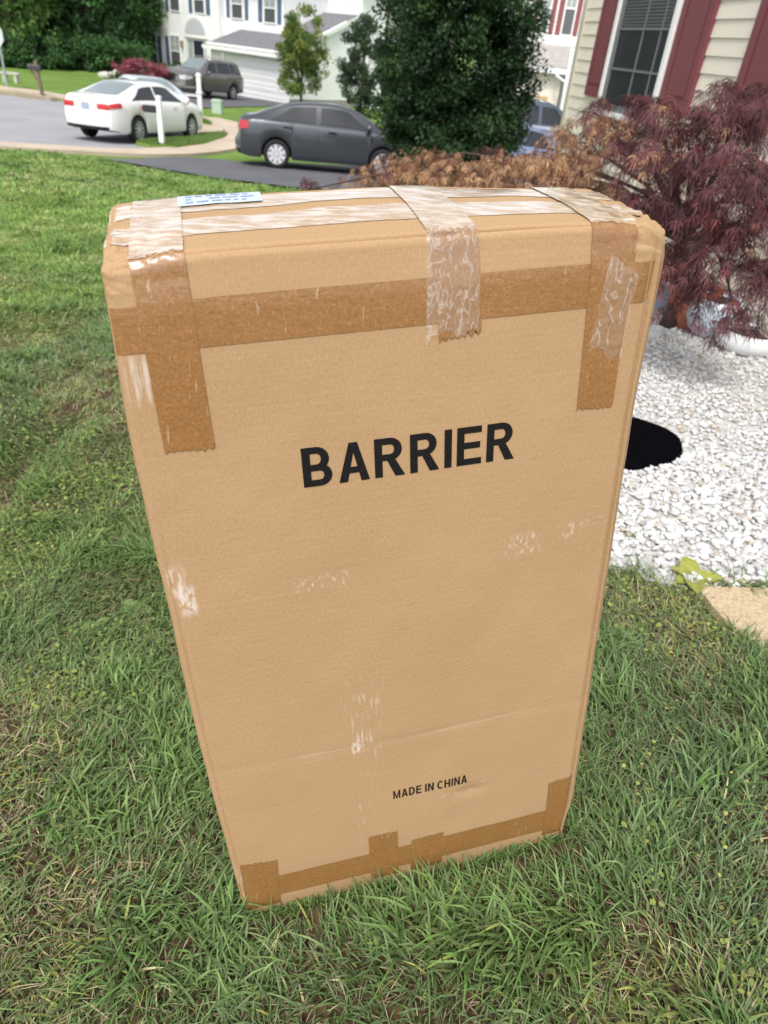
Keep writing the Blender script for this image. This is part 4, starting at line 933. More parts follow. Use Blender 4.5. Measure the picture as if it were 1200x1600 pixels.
mb = MB(); mb.box((-.46, -.085, .90), (-.425, .085, 1.0)); mb.build('reflection_end', mat('red_tag', lin((150, 70, 70)), .5), r)
p = gp(314, 191); r = empty('mailbox_post', p); tag(r, 'white post with a side arm and black mailbox in front of the grey SUV', 'post')
slab_box(MB(), (0, 0), .15, .15, -.1, 1.55).build('shaft', M_post_white, r)
mb = MB(); slab_box(mb, (0, 0), .2, .2, 1.55, 1.59); slab_box(mb, (0, 0), .13, .13, 1.585, 1.66); mb.build('cap', M_post_white, r); slab_box(MB(), (0, 0), .21, .21, .975, 1.04).build('collar', M_post_white, r)
mb = MB(); mb.box((-.62, -.06, .86), (-.075, .06, .97)); mb.build('arm', M_post_white, r)
mb = MB(); pr = [(-.1, 0), (.1, 0)]+[(.1*math.cos(t*math.pi/8), .14+.1*math.sin(t*math.pi/8)) for t in range(9)]; n_ = len(pr)
mb.add([(-.66, a, .97+b) for a, b in pr]+[(-.12, a, .97+b) for a, b in pr], [tuple(range(n_)), tuple(range(n_, 2*n_))[::-1]]+[(i, n_+i, n_+(i+1) % n_, (i+1) % n_) for i in range(n_)]); mb.build('mailbox', mat('black_mailbox', (.02, .02, .022), .35), r)
p = gp(340, 177.5); r = empty('utility_box', p); tag(r, 'pale green utility pedestal on the lawn by the upper driveway', 'utility box')
M_util = mat('utility_green', lin((172, 190, 172)), .7)
slab_box(MB(), (0, 0), .42, .34, -.1, .46).build('cabinet', M_util, r); mb = MB(); slab_box(mb, (0, 0), .46, .38, .46, .54); slab_box(mb, (0, 0), .36, .28, .535, .57); mb.build('lid', M_util, r)
p = gp(67, 150.5); r = empty('mailbox_post', p); tag(r, 'weathered brown wooden post with a dark mailbox across the street', 'mailbox')
M_wood_grey = mat('weathered_wood', lin((120, 100, 92)), .9, var=.15, vscale=6)
mb = MB(); slab_box(mb, (0, 0), .12, .12, -.1, 1.35, (-.06, 0)); mb.build('shaft', M_wood_grey, r)
mb = MB(); mb.add([(-.45+.0, a, .98+b) for a, b in pr]+[(.1, a, .98+b) for a, b in pr], [tuple(range(n_)), tuple(range(n_, 2*n_))[::-1]]+[(i, n_+i, n_+(i+1) % n_, (i+1) % n_) for i in range(n_)]); mb.build('mailbox', mat('brown_mailbox', lin((62, 55, 58)), .5), r)
mb = MB(); mb.tube([(-.09, 0, .55), (-.35, 0, .97)], [.04, .04], 6); mb.build('brace', M_wood_grey, r)
p = gp(12, 138.5); r = empty('street_sign', p); tag(r, 'back of a pale metal sign on a grey steel post at the left edge', 'sign')
M_steel = mat('galvanised_steel', lin((150, 158, 160)), .5, metal=.4)
mb = MB(); slab_box(mb, (0, 0), .10, .06, -.2, 2.5); mb.build('shaft', M_steel, r)
mb = MB(); pr2 = [(.42*math.cos(math.radians(22.5+45*k)), 2.12+.50*math.sin(math.radians(22.5+45*k))) for k in range(8)]
mb.add([(a-.12, -.06, b) for a, b in pr2]+[(a-.12, -.045, b) for a, b in pr2], [tuple(range(8)), tuple(range(8, 16))[::-1]]+[(i, 8+i, 8+(i+1) % 8, (i+1) % 8) for i in range(8)]); mb.build('sign_plate', mat('sign_back', lin((205, 208, 210)), .5, metal=.2), r)
p = gp(18, 128.5); r = empty('garden_bench', p); tag(r, 'low pale stone bench on the lawn beside the street sign', 'bench')
M_stone_pale = mat('pale_stone', lin((186, 184, 176)), .9, var=.1, vscale=5)
mb = MB(); mb.box((-.5, -.18, .36), (.5, .18, .44)); mb.build('seat', M_stone_pale, r)
for s in (-.3, .3): mb = MB(); mb.box((s-.07, -.15, -.05), (s+.07, .15, .358)); mb.build('leg', M_stone_pale, r)
p = gp(30, 99); mb = MB(); q0 = gp(14, 96)-p; q1 = gp(48, 103)-p
mb.tube([q0+np.array([0, 0, .35]), (q0+q1)/2+np.array([0, 0, .22]), q1+np.array([0, 0, .15])], [.18, .16, .13], 8); o = mb.build('fallen_log', mat('bleached_wood', lin((196, 188, 170)), .9, var=.1, vscale=4), None, True); o.location = tuple(p); tag(o, 'bleached fallen log lying along the edge of the trees', 'log')
def rock(p, r, seed, name, label, group, m):
    rg = np.random.default_rng(seed); bm = bmesh.new(); bmesh.ops.create_icosphere(bm, subdivisions=2, radius=1)
    for v in bm.verts: v.co = Vector((v.co.x*r*1.3, v.co.y*r, v.co.z*r*.8))*(1+.18*math.sin(v.co.x*5+seed)*math.cos(v.co.y*4+seed))
    me = bpy.data.meshes.new(name); bm.to_mesh(me); bm.free(); o = link(name, me, None, m, True); o.location = (p[0], p[1], p[2]+r*.4); tag(o, label, 'rock', group)
for i, (a, b, rr, wd) in enumerate(((164, 122, .30, 'leftmost'), (176, 121, .26, 'middle'), (187, 119, .34, 'rightmost'))): rock(gp(a, b), rr, i, 'landscape_rock', f'pale rock at the foot of the trees, {wd} of three', 'pale rocks by the trees', M_stone_pale)

# ================================================================== POTS AND MAT
def pot(px, py, prof, m, name, label, n=28):
    p = gp(px, py); r = empty(name, (p[0], p[1], float(G(p[0], p[1]))+.004)); tag(r, label, 'pot', 'flower pots under the red maple')
    MB().lathe(prof, n).build('body', m, r, True); k = max(prof, key=lambda q: q[1]); rin = prof[-1][0]
    MB().lathe([(rin-.001, prof[-1][1]-.03), (.001, prof[-1][1]-.03)], n).build('soil', mat('pot_soil', (.03, .022, .015), .95, var=.4, vscale=60), r); return r
M_terra = mat('terracotta', lin((168, 98, 72)), .8, var=.12, vscale=12); M_bluepot = mat('pale_blue_glaze', lin((196, 212, 226)), .3, var=.04, vscale=8, coat=.3); M_whitepot = mat('white_glaze', lin((222, 224, 226)), .35, var=.04, vscale=8, coat=.3); M_greypot = mat('grey_glaze', lin((140, 146, 158)), .5, var=.08, vscale=9)
pot(1068, 512, [(.10, 0), (.155, .10), (.18, .22), (.185, .26), (.20, .265), (.20, .32), (.17, .32), (.165, .29)], M_terra, 'terracotta_pot', 'terracotta pot behind the pale blue pot')
pot(1106, 526, [(.09, 0), (.16, .05), (.20, .13), (.195, .21), (.165, .27), (.155, .28), (.14, .265)], M_bluepot, 'blue_pot', 'rounded pale blue glazed pot on white gravel')
pot(1160, 549, [(.13, 0), (.19, .035), (.21, .08), (.20, .13), (.185, .15), (.17, .135)], M_whitepot, 'white_bowl', 'low white bowl planter under hanging maple leaves')
wp = pot(1196, 533, [(.10, 0), (.15, .05), (.165, .13), (.16, .2), (.15, .205), (.135, .19)], M_whitepot, 'white_pot', 'white pot with green plant at the right edge')
pot(1040, 492, [(.11, 0), (.13, .1), (.14, .24), (.15, .25), (.15, .28), (.13, .28)], M_greypot, 'grey_pot', 'grey pot just right of the box edge')
pot(1021, 527, [(.045, 0), (.055, .07), (.058, .075), (.05, .07)], M_whitepot, 'white_cup', 'small white cup on the gravel against the box edge', 16)
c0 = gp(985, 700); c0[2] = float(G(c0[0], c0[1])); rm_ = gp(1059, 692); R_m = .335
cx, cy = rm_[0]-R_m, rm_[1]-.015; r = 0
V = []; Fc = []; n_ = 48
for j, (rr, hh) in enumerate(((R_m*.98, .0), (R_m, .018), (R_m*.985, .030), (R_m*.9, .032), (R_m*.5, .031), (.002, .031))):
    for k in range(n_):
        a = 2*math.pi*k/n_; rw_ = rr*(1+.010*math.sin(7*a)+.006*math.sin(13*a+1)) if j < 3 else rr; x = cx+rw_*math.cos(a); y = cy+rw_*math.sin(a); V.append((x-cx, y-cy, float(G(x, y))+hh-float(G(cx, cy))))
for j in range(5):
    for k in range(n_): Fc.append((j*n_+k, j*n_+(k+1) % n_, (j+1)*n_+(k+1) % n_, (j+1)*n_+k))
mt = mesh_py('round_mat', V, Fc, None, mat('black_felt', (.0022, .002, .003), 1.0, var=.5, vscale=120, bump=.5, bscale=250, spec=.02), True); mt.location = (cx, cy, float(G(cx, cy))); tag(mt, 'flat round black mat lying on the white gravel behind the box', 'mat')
MAT = (cx, cy, R_m)

# ================================================================== GRAVEL
def stones(n, sub, poly, name, ymin, ymax, label):
    bm = bmesh.new(); bmesh.ops.create_icosphere(bm, subdivisions=sub, radius=1); base = np.array([v.co[:] for v in bm.verts]); tri = np.array([[v.index for v in f.verts] for f in bm.faces]); bm.free()
    xs = rng.uniform(.3, 3.4, n*3); ys = rng.uniform(ymin, ymax, n*3); ok = inpoly(xs, ys, poly) & (np.hypot(xs-MAT[0], ys-MAT[1]) > MAT[2]*.97) & ~inpoly(xs, ys, FOOT); xs = xs[ok][:n]; ys = ys[ok][:n]; n = len(xs)
    V = np.repeat(base[None], n, 0); nv = len(base)
    ph = rng.uniform(0, 6.28, (n, 1)); V = V*(1+.22*np.sin(V[:, :, 0]*3+ph)*np.cos(V[:, :, 1]*3+ph*2))[:, :, None]*(1+rng.normal(0, .10, (n, nv, 1)))
    sc = rng.lognormal(math.log(.0102), .30, n); asp = np.stack([rng.uniform(.9, 1.5, n), rng.uniform(.75, 1.05, n), rng.uniform(.5, .8, n)], -1); V = V*(sc[:, None]*asp)[:, None, :]
    a = rng.uniform(0, 6.28, n); b = rng.normal(0, .4, n); ca, sa, cb, sb = np.cos(a), np.sin(a), np.cos(b), np.sin(b)
    y2 = V[:, :, 1]*cb[:, None]-V[:, :, 2]*sb[:, None]; z2 = V[:, :, 1]*sb[:, None]+V[:, :, 2]*cb[:, None]; x2 = V[:, :, 0]*ca[:, None]-y2*sa[:, None]; y3 = V[:, :, 0]*sa[:, None]+y2*ca[:, None]
    lay = rng.uniform(.0, .016, n); V = np.stack([x2+xs[:, None], y3+ys[:, None], z2+(G(xs, ys)+.006+lay)[:, None]], -1)
    t = rng.random(n); c = np.where(t[:, None] < .80, np.array([[.66, .655, .645]]), np.where(t[:, None] < .93, np.array([[.50, .49, .48]]), np.array([[.47, .41, .34]])))*rng.uniform(.82, 1.06, (n, 1))
    Fc = (tri[None]+(np.arange(n)*nv)[:, None, None]).reshape(-1, 3)
    o = mesh_np(name, V.reshape(-1, 3), Fc, None, M_stone, False, np.repeat(np.minimum(c, .8), nv, 0)); tag(o, label, 'gravel', None, 'stuff')
M_stone = mat('white_marble_chips', (.7, .7, .7), .6, attr='Col', spec=.4)
stones(9000, 2, grav_poly, 'gravel', 1.85, 3.0, 'white marble chip gravel in front of the house')
stones(15000, 1, grav_poly, 'gravel', 3.0, 6.2, 'white marble chip gravel further back by the pots')

# ================================================================== FOLIAGE TOOLS
def leaf_mesh(name, P, D, N, L, W_, C, m, parent=None, fold=.15):
    """leaf quads: P base, D direction, N normal, L length, W width, C colour; kite shaped, 2 triangles"""
    S_ = np.cross(D, N); S_ /= np.linalg.norm(S_, axis=1, keepdims=True)+1e-9
    mid = P+D*(L*.45)[:, None]; n = len(P)
    V = np.stack([P, mid+S_*(W_/2)[:, None]+N*(L*fold)[:, None]*.5, P+D*L[:, None], mid-S_*(W_/2)[:, None]+N*(L*fold)[:, None]*.5], 1).reshape(-1, 3)
    Fc = np.arange(n*4).reshape(n, 4); return mesh_np(name, V, Fc, parent, m, False, np.repeat(C, 4, 0))
def unit(v): return v/(np.linalg.norm(v, axis=1, keepdims=True)+1e-9)
def rand_dirs(n): return unit(rng.normal(size=(n, 3)))
M_leaf = mat('foliage', (.05, .1, .03), .5, attr='Col', trans=.35, spec=.35)
M_bark = mat('bark', lin((92, 78, 66)), .95, var=.25, vscale=12, bump=.6, bscale=40)
def clump_tree(name, label, base, crown, nclump, nleaf, leaf, cols, cat='tree', trunk=.12, group=None, shape=None, droop=.3, cl_r=.35, limbs=7, trunk_mat=None, shell=.55, up=.0):
    """crown: (cx,cy,cz,rx,ry,rz) relative to base; leaves gather in clumps spread through the volume"""
    r = empty(name, base); tag(r, label, cat, group); c = np.array(crown[:3]); rad = np.array(crown[3:])
    d = rand_dirs(nclump*3); rr = (shell+(1-shell)*rng.random(nclump*3)**.6); q = d*rr[:, None]
    if shape is not None: q = q[shape(q)]
    q = q[:nclump]; cen = c+q*rad; k = len(cen); idx = rng.integers(0, k, nleaf)
    off = rand_dirs(nleaf)*(rng.random(nleaf)**.45)[:, None]*cl_r*rng.uniform(.7, 1.3, k)[idx][:, None]*np.array([1, 1, .75])
    P = cen[idx]+off; outw = unit(P-c); D = unit(rand_dirs(nleaf)*.9+outw*.6+np.array([0, 0, up-droop])); N = unit(rand_dirs(nleaf)*.7+np.array([0, 0, 1.0])+outw*.3)
    L = leaf*rng.uniform(.6, 1.3, nleaf); cols = np.array(cols); ci = rng.integers(0, len(cols), k)
    C = cols[ci][idx]*rng.uniform(.75, 1.3, (nleaf, 1)); C = np.clip(C, 0, 1)
    o = leaf_mesh('crown', P, D, N, L, L*.55, C, M_leaf, r)
    mb = MB(); H = (c[2]+rad[2]*.5)*(1 if limbs else .45); pts = [(0, 0, -.15), (.02, .01, H*.3), (c[0]*.5, c[1]*.5, H*.65), (c[0], c[1], H)]
    mb.tube(pts, [trunk*1.25, trunk, trunk*.7, trunk*.25], 9)
    for i in range(limbs):
        e = cen[rng.integers(0, k)]; z0 = min(H*.8, max(.15*H, e[2]*.55)); s = np.array([c[0]*z0/H, c[1]*z0/H, z0]); m_ = (s+e)/2+np.array([0, 0, .1*rad[2]])
        mb.tube([s, m_, e], [trunk*.45, trunk*.28, trunk*.10], 6)
    mb.build('trunk', trunk_mat or M_bark, r, True); return r
# evergreen in the middle distance, in front of the grey sedan
bp_ = at(694, 285, 12.2); gz = float(G(bp_[0], bp_[1]))
ev = clump_tree('evergreen_holly', 'tall dense dark green evergreen in the middle, behind the box', (bp_[0], bp_[1], gz), (0, 0, 2.15, 1.16, 1.1, 2.6), 900, 125000, .062, [(.030, .068, .026), (.038, .085, .03), (.055, .115, .038), (.024, .055, .022)], 'tree', .05, droop=.1, cl_r=.20, shell=.30, limbs=0, trunk_mat=mat('reddish_bark', lin((120, 66, 46)), .9, var=.3, vscale=20))
# garden shrubs by the white house
p = at(470, 165, 46.5); gz = float(G(p[0], p[1])); clump_tree('small_tree', 'open yellow green young tree in front of the white garage', (p[0], p[1], gz), (0, 0, 2.6, 1.4, 1.3, 2.2), 120, 13000, .15, [(.20, .27, .065), (.16, .23, .055), (.25, .28, .08), (.10, .18, .05)], 'tree', .07, droop=-.3, cl_r=.36, shell=.25, limbs=9, up=.5)
p = at(562, 170, 44); gz = float(G(p[0], p[1])); clump_tree('juniper_tree', 'dark irregular juniper against the white gable wall', (p[0], p[1], gz), (.1, 0, 2.2, 1.2, 1.1, 2.3), 70, 11000, .15, [(.05, .09, .045), (.04, .07, .04), (.075, .12, .06)], 'tree', .08, droop=-.4, cl_r=.36, shell=.3, limbs=10, up=.5)
p = at(222, 126, 44); gz = float(G(p[0], p[1])); clump_tree('azalea_bush', 'low mounded azalea bush covered in magenta red flowers', (p[0], p[1], gz), (0, 0, .95, 1.5, .9, .45), 90, 7000, .11, [(.34, .09, .13), (.42, .14, .18), (.26, .06, .09)], 'bush', .05, cl_r=.2, shell=.6)
p = at(224, 131, 44.6); gz = float(G(p[0], p[1])); clump_tree('green_hedge', 'dark green hedge around and below the magenta azalea', (p[0]+.3, p[1]+.6, gz), (0, 0, .35, 2.6, .9, .42), 90, 5000, .12, [(.03, .07, .02), (.022, .05, .018)], 'bush', .05, cl_r=.25, shell=.5)
p = at(268, 112, 52); gz = float(G(p[0], p[1])); clump_tree('green_shrub', 'small dark green shrub below the ground floor windows', (p[0], p[1], gz), (0, 0, .5, 1.2, .6, .5), 50, 2500, .12, [(.03, .07, .02), (.04, .09, .025)], 'bush', .05, cl_r=.22)
# wood behind the far lawn, each tree on its own
wood = [(-12, 100, 60, 4.2, 0), (26, 99, 52, 3.4, 1), (72, 101, 57, 3.6, 2), (112, 104, 62, 3.8, 3), (148, 108, 56, 3.2, 2), (185, 112, 60, 3.4, 0), (212, 110, 64, 3.0, 3), (50, 96, 70, 5, 0), (150, 96, 74, 5.5, 2), (-60, 96, 58, 4.5, 2)]
pal = [[(.075, .17, .05), (.10, .215, .06), (.055, .13, .04)], [(.14, .26, .065), (.18, .31, .08), (.10, .19, .055)], [(.065, .155, .05), (.09, .20, .06), (.05, .12, .042)], [(.065, .115, .06), (.085, .14, .07), (.05, .095, .05)]]
wl_ = ['dark tree at the left edge beyond the far lawn', 'light green leafy tree nearest the street sign', 'mid green tree behind the brown mailbox', 'dusky tree in the middle of the far wood', 'mid green tree right of the middle of the far wood', 'dark tree left of the azalea bush', 'dusky evergreen against the corner of the white house', 'tall dark tree at the back of the wood on the left', 'tall mid green tree at the back of the wood', 'tree beyond the left edge of the lawn']
for (px_, py_, D_, rr, kk), lb in zip(wood, wl_):
    p = at(px_, py_, D_); gz = float(G(p[0], p[1]))
    clump_tree('deciduous_tree' if kk != 3 else 'dusky_tree', lb, (p[0], p[1], gz), (0, 0, 4.6, rr, rr*.8, 4.8), 260, 11000, .30, pal[kk], 'tree', .22, 'trees of the far wood', droop=.35, cl_r=.75, shell=.45)
for i, (px_, D_, rr) in enumerate(((20, 50, 1.2), (60, 51, 1.4), (95, 53, 1.5), (130, 53, 1.5), (165, 54, 1.4), (200, 55, 1.3))):
    p = at(px_, 100, D_); gz = float(G(p[0], p[1]))
    clump_tree('understorey_bush', ['leftmost', 'second from left', 'third from left', 'third from right', 'second from right', 'rightmost'][i]+' of the low dark bushes along the foot of the wood', (p[0], p[1], gz), (0, 0, .9, rr*1.25, rr*.8, 1.0), 60, 3000, .2, pal[2], 'bush', .06, 'bushes along the foot of the wood', cl_r=.4, shell=.4)
p = at(590, 90, 66); gz = float(G(p[0], p[1])); clump_tree('deciduous_tree', 'fresh green tree behind the right end of the white house', (p[0]+.6, p[1], gz), (0, 0, 5, 4.0, 3, 5), 260, 9000, .28, pal[1][1:]+pal[2][:2], 'tree', .2, droop=.3, cl_r=.7, shell=.4)
p = at(700, 90, 62); gz = float(G(p[0], p[1])); clump_tree('deciduous_tree', 'green tree far behind the dark evergreen', (p[0], p[1], gz), (0, 0, 5, 4.0, 3, 5), 220, 7000, .28, pal[2], 'tree', .2, droop=.3, cl_r=.7, shell=.4)

# ================================================================== LACE LEAF MAPLE
def mound(px, py, D_, rx, ry, rz, n, tan, spread=1.0): return (at(px, py, D_), rx, ry, rz, n, tan)
MP = [  # pixel, distance, radii (m), leaf count, share of dried tan leaves
    (1150, 150, 4.55, .26, .25, .10, 240, .12), (1010, 168, 4.9, .26, .22, .09, 260, .12), (925, 168, 5.3, .13, .13, .07, 90, .0), (1070, 195, 4.5, .42, .32, .12, 520, .30), (1165, 205, 4.3, .30, .28, .13, 420, .10), (960, 215, 4.9, .50, .35, .12, 620, .55),
    (1000, 250, 4.5, .46, .34, .13, 620, .50), (1090, 262, 4.2, .42, .34, .14, 680, .08), (1170, 290, 4.0, .34, .3, .15, 620, .10), (1060, 330, 4.2, .36, .32, .13, 560, .03), (1140, 370, 3.95, .36, .32, .16, 640, .04), (1060, 405, 4.2, .24, .25, .11, 300, .08), (1185, 430, 3.9, .24, .26, .14, 380, .04), (1090, 455, 4.05, .27, .24, .10, 320, .06), (1150, 490, 3.85, .17, .18, .07, 140, .0), (1195, 340, 3.8, .25, .25, .16, 320, .25),
    (880, 258, 5.0, .48, .36, .11, 620, .92), (800, 262, 5.2, .46, .36, .10, 560, .93), (720, 262, 5.4, .46, .36, .10, 560, .92), (650, 262, 5.5, .44, .34, .10, 520, .85), (590, 282, 5.5, .36, .3, .08, 360, .80), (540, 300, 5.5, .22, .2, .05, 120, .6), (480, 292, 5.4, .15, .12, .07, 40, .05), (900, 225, 5.2, .34, .25, .10, 300, .75), (760, 290, 5.0, .6, .3, .08, 400, .9), (920, 300, 4.6, .4, .3, .1, 360, .8), (610, 245, 5.7, .16, .14, .05, 50, .1), (770, 238, 5.6, .16, .14, .05, 50, .1)]
tb = np.array([2.0, 5.35]); tz = float(G(*tb)); mr_ = empty('laceleaf_maple', (tb[0], tb[1], tz)); tag(mr_, 'weeping laceleaf maple with purple red and dried tan foliage beside the beige house', 'tree')
TB = np.array([tb[0], tb[1], tz]); LP = []; LC = []; LD = []; LL = []
TW = []
for (px_, py_, D_, rx, ry, rz, n, tan) in MP:
    c = at(px_, py_, D_); nt_ = max(5, int(n/17)); n = int(n*(.76 if tan < .4 else .68))
    a_ = rng.uniform(0, 6.28, nt_); ra_ = rng.uniform(.35, 1.05, nt_); e = np.stack([np.cos(a_)*rx*ra_, np.sin(a_)*ry*ra_, rng.uniform(-1.0, .9, nt_)*rz*1.3], -1); s0 = e*np.array([.1, .1, .1])+np.array([0, 0, .15*rz])
    ti = rng.integers(0, nt_, n); tt_ = rng.uniform(.15, 1.05, n)[:, None]
    q = s0[ti]*(1-tt_)+e[ti]*tt_+np.array([0, 0, 1])*(.9*rz*tt_*(1-tt_))-np.array([0, 0, 1])*(.6*rz*tt_**3)+rng.normal(0, .014, (n, 3)); P = c+q
    for k in range(min(nt_, 14)):
        TW.append([c+s0[k]*(1-t_)+e[k]*t_+np.array([0, 0, .9*rz*t_*(1-t_)-.6*rz*t_**3]) for t_ in (0, .33, .66, 1.0)])
    # keep the leaves off the wall
    s_ = (P[:, :2]-W0)@np.array([F_n['n'][0], F_n['n'][1]]); P[:, :2] += np.maximum(0, .10-s_)[:, None]*F_n['n'][:2]
    out = unit(np.stack([q[:, 0]/rx, q[:, 1]/ry, 0*q[:, 0]], -1)+rng.normal(0, .5, (n, 3))*np.array([1, 1, 0])); D = unit(out*rng.uniform(.25, 1.0, (n, 1))+np.array([0, 0, -.75])+rng.normal(0, .25, (n, 3)))
    tn = vnoise(P[:, 0]*5+P[:, 2]*3, P[:, 1]*5+9) ; istan = (rng.random(n)*.55+tn*.45) < (tan*.75+.12*(tan > .5)+.06)
    pur = np.array([.128, .053, .060])*rng.uniform(.3, 1.8, (n, 1)); pur[rng.random(n) < .18] *= np.array([1.4, .9, .8]); tc_ = np.array([.55, .33, .18])*rng.uniform(.45, 1.25, (n, 1)); rd = rng.random(n) < .22; tc_[rd] = np.array([.20, .07, .05])
    C = np.where(istan[:, None], tc_, pur); LP.append(P); LD.append(D); LC.append(C); LL.append(np.where(istan, .072, .092)*rng.uniform(.6, 1.3, n))
LP = np.concatenate(LP); LD = np.concatenate(LD); LC = np.concatenate(LC); LL = np.concatenate(LL); n = len(LP); NL = 5
side = unit(np.cross(LD, np.array([0, 0, 1.0])+rng.normal(0, .5, (n, 3)))); nor = np.cross(side, LD)
ang = np.linspace(-1.15, 1.15, NL)[None]+rng.normal(0, .12, (n, NL)); ll = LL[:, None]*(1-.38*np.abs(np.linspace(-1, 1, NL)))[None]*rng.uniform(.75, 1.2, (n, NL))
DD = LD[:, None]*np.cos(ang)[..., None]+side[:, None]*np.sin(ang)[..., None]; DD[..., 2] -= .25; DD /= np.linalg.norm(DD, axis=2, keepdims=True)
SS = np.cross(DD, nor[:, None]); SS /= np.linalg.norm(SS, axis=2, keepdims=True)+1e-9
wd = (.0038+.0022*rng.random((n, NL)))[..., None]; tip = LP[:, None]+DD*ll[..., None]; tip[..., 2] -= ll*.18; mid = LP[:, None]+DD*(ll*.5)[..., None]
V = np.stack([np.repeat(LP[:, None], NL, 1), mid+SS*wd/2, tip, mid-SS*wd/2], 2).reshape(-1, 3); mesh_np('crown', V-TB, np.arange(len(V)).reshape(-1, 4), mr_, mat('maple_foliage', (.1, .03, .04), .6, attr='Col', trans=.25, spec=.25), False, np.repeat(LC, NL*4, 0))
mb = MB(); H0 = np.array([tb[0]-.05, tb[1]+.05, tz+.62])
mb.tube([TB-TB+np.array([0, 0, -.1]), np.array([.05, 0, .25]), H0-TB], [.075, .06, .05], 9)
for i, (px_, py_, D_, rx, ry, rz, n_, tan) in enumerate(MP):
    c = at(px_, py_, D_)-TB; c[2] -= .02; s = H0-TB; L_ = np.linalg.norm(c-s); m1_ = s*.6+c*.4+np.array([0, 0, .12*L_]); m2_ = s*.25+c*.75+np.array([0, 0, .08*L_]); mb.tube([s, m1_, m2_, c], [.022, .015, .009, .004], 6)
for tw_ in TW: mb.tube([p_-TB for p_ in tw_], [.004, .003, .002, .001], 4)
mb.build('trunk', mat('maple_bark', lin((70, 54, 50)), .9, var=.2, vscale=20), mr_, True)

# ================================================================== LAWN GRASS
def blades(P, h, wd, az, lean, curve, C, tipC):
    """P (n,3) roots; every blade: base pair, middle pair, tip"""
    n = len(P); d = np.stack([np.cos(az), np.sin(az), 0*az], -1); s = np.stack([-np.sin(az), np.cos(az), 0*az], -1)
    tw = rng.uniform(-1, 1, n); s2 = s*np.cos(tw)[:, None]+d*np.sin(tw)[:, None]
    m1 = P+d*(h*lean*.35)[:, None]+np.array([0, 0, 1])*(h*.45)[:, None]; m2 = P+d*(h*(lean*.75+curve*.25))[:, None]+np.array([0, 0, 1])*(h*(.80-curve*.18))[:, None]; t = P+d*(h*(lean+curve*.75))[:, None]+np.array([0, 0, 1])*(h*(1-curve*.55))[:, None]
    V = np.stack([P-s2*(wd*.4)[:, None], P+s2*(wd*.4)[:, None], m1-s2*(wd*.5)[:, None], m1+s2*(wd*.5)[:, None], m2-s2*(wd*.38)[:, None], m2+s2*(wd*.38)[:, None], t], 1).reshape(-1, 3)
    b = (np.arange(n)*7)[:, None]; Fc = np.concatenate([b+np.array([[0, 1, 3]]), b+np.array([[0, 3, 2]]), b+np.array([[2, 3, 5]]), b+np.array([[2, 5, 4]]), b+np.array([[4, 5, 6]])])
    cc = np.repeat(C[:, None], 7, 1); cc[:, 6] = tipC; cc[:, 4:6] = .5*(C+tipC)[:, None]; return V, Fc, cc.reshape(-1, 3)
def lawn_ok(x, y):
    ok = ~inpoly(x, y, FOOT2) & ~inpoly(x, y, drive1) & ~inpoly(x, y, walk_poly) & ~inpoly(x, y, [(a, b) for a, b in slab_poly])
    ok &= ~inpoly(x, y, road_poly)
    jx = x+rng.normal(0, .02, len(x)); jy = y+rng.normal(0, .025, len(x)); ok &= ~inpoly(jx, jy, grav_poly); return ok
FOOT2 = [tuple((BO+BX*a+BY*b)[:2]) for a, b in ((-.02, -.055), (BW+.025, -.055), (BW+.02, BD+.01), (-.015, BD+.01))]
step_y = lambda x: 7.7+.41*(x+4.46)                        # low step in the turf across the left lawn
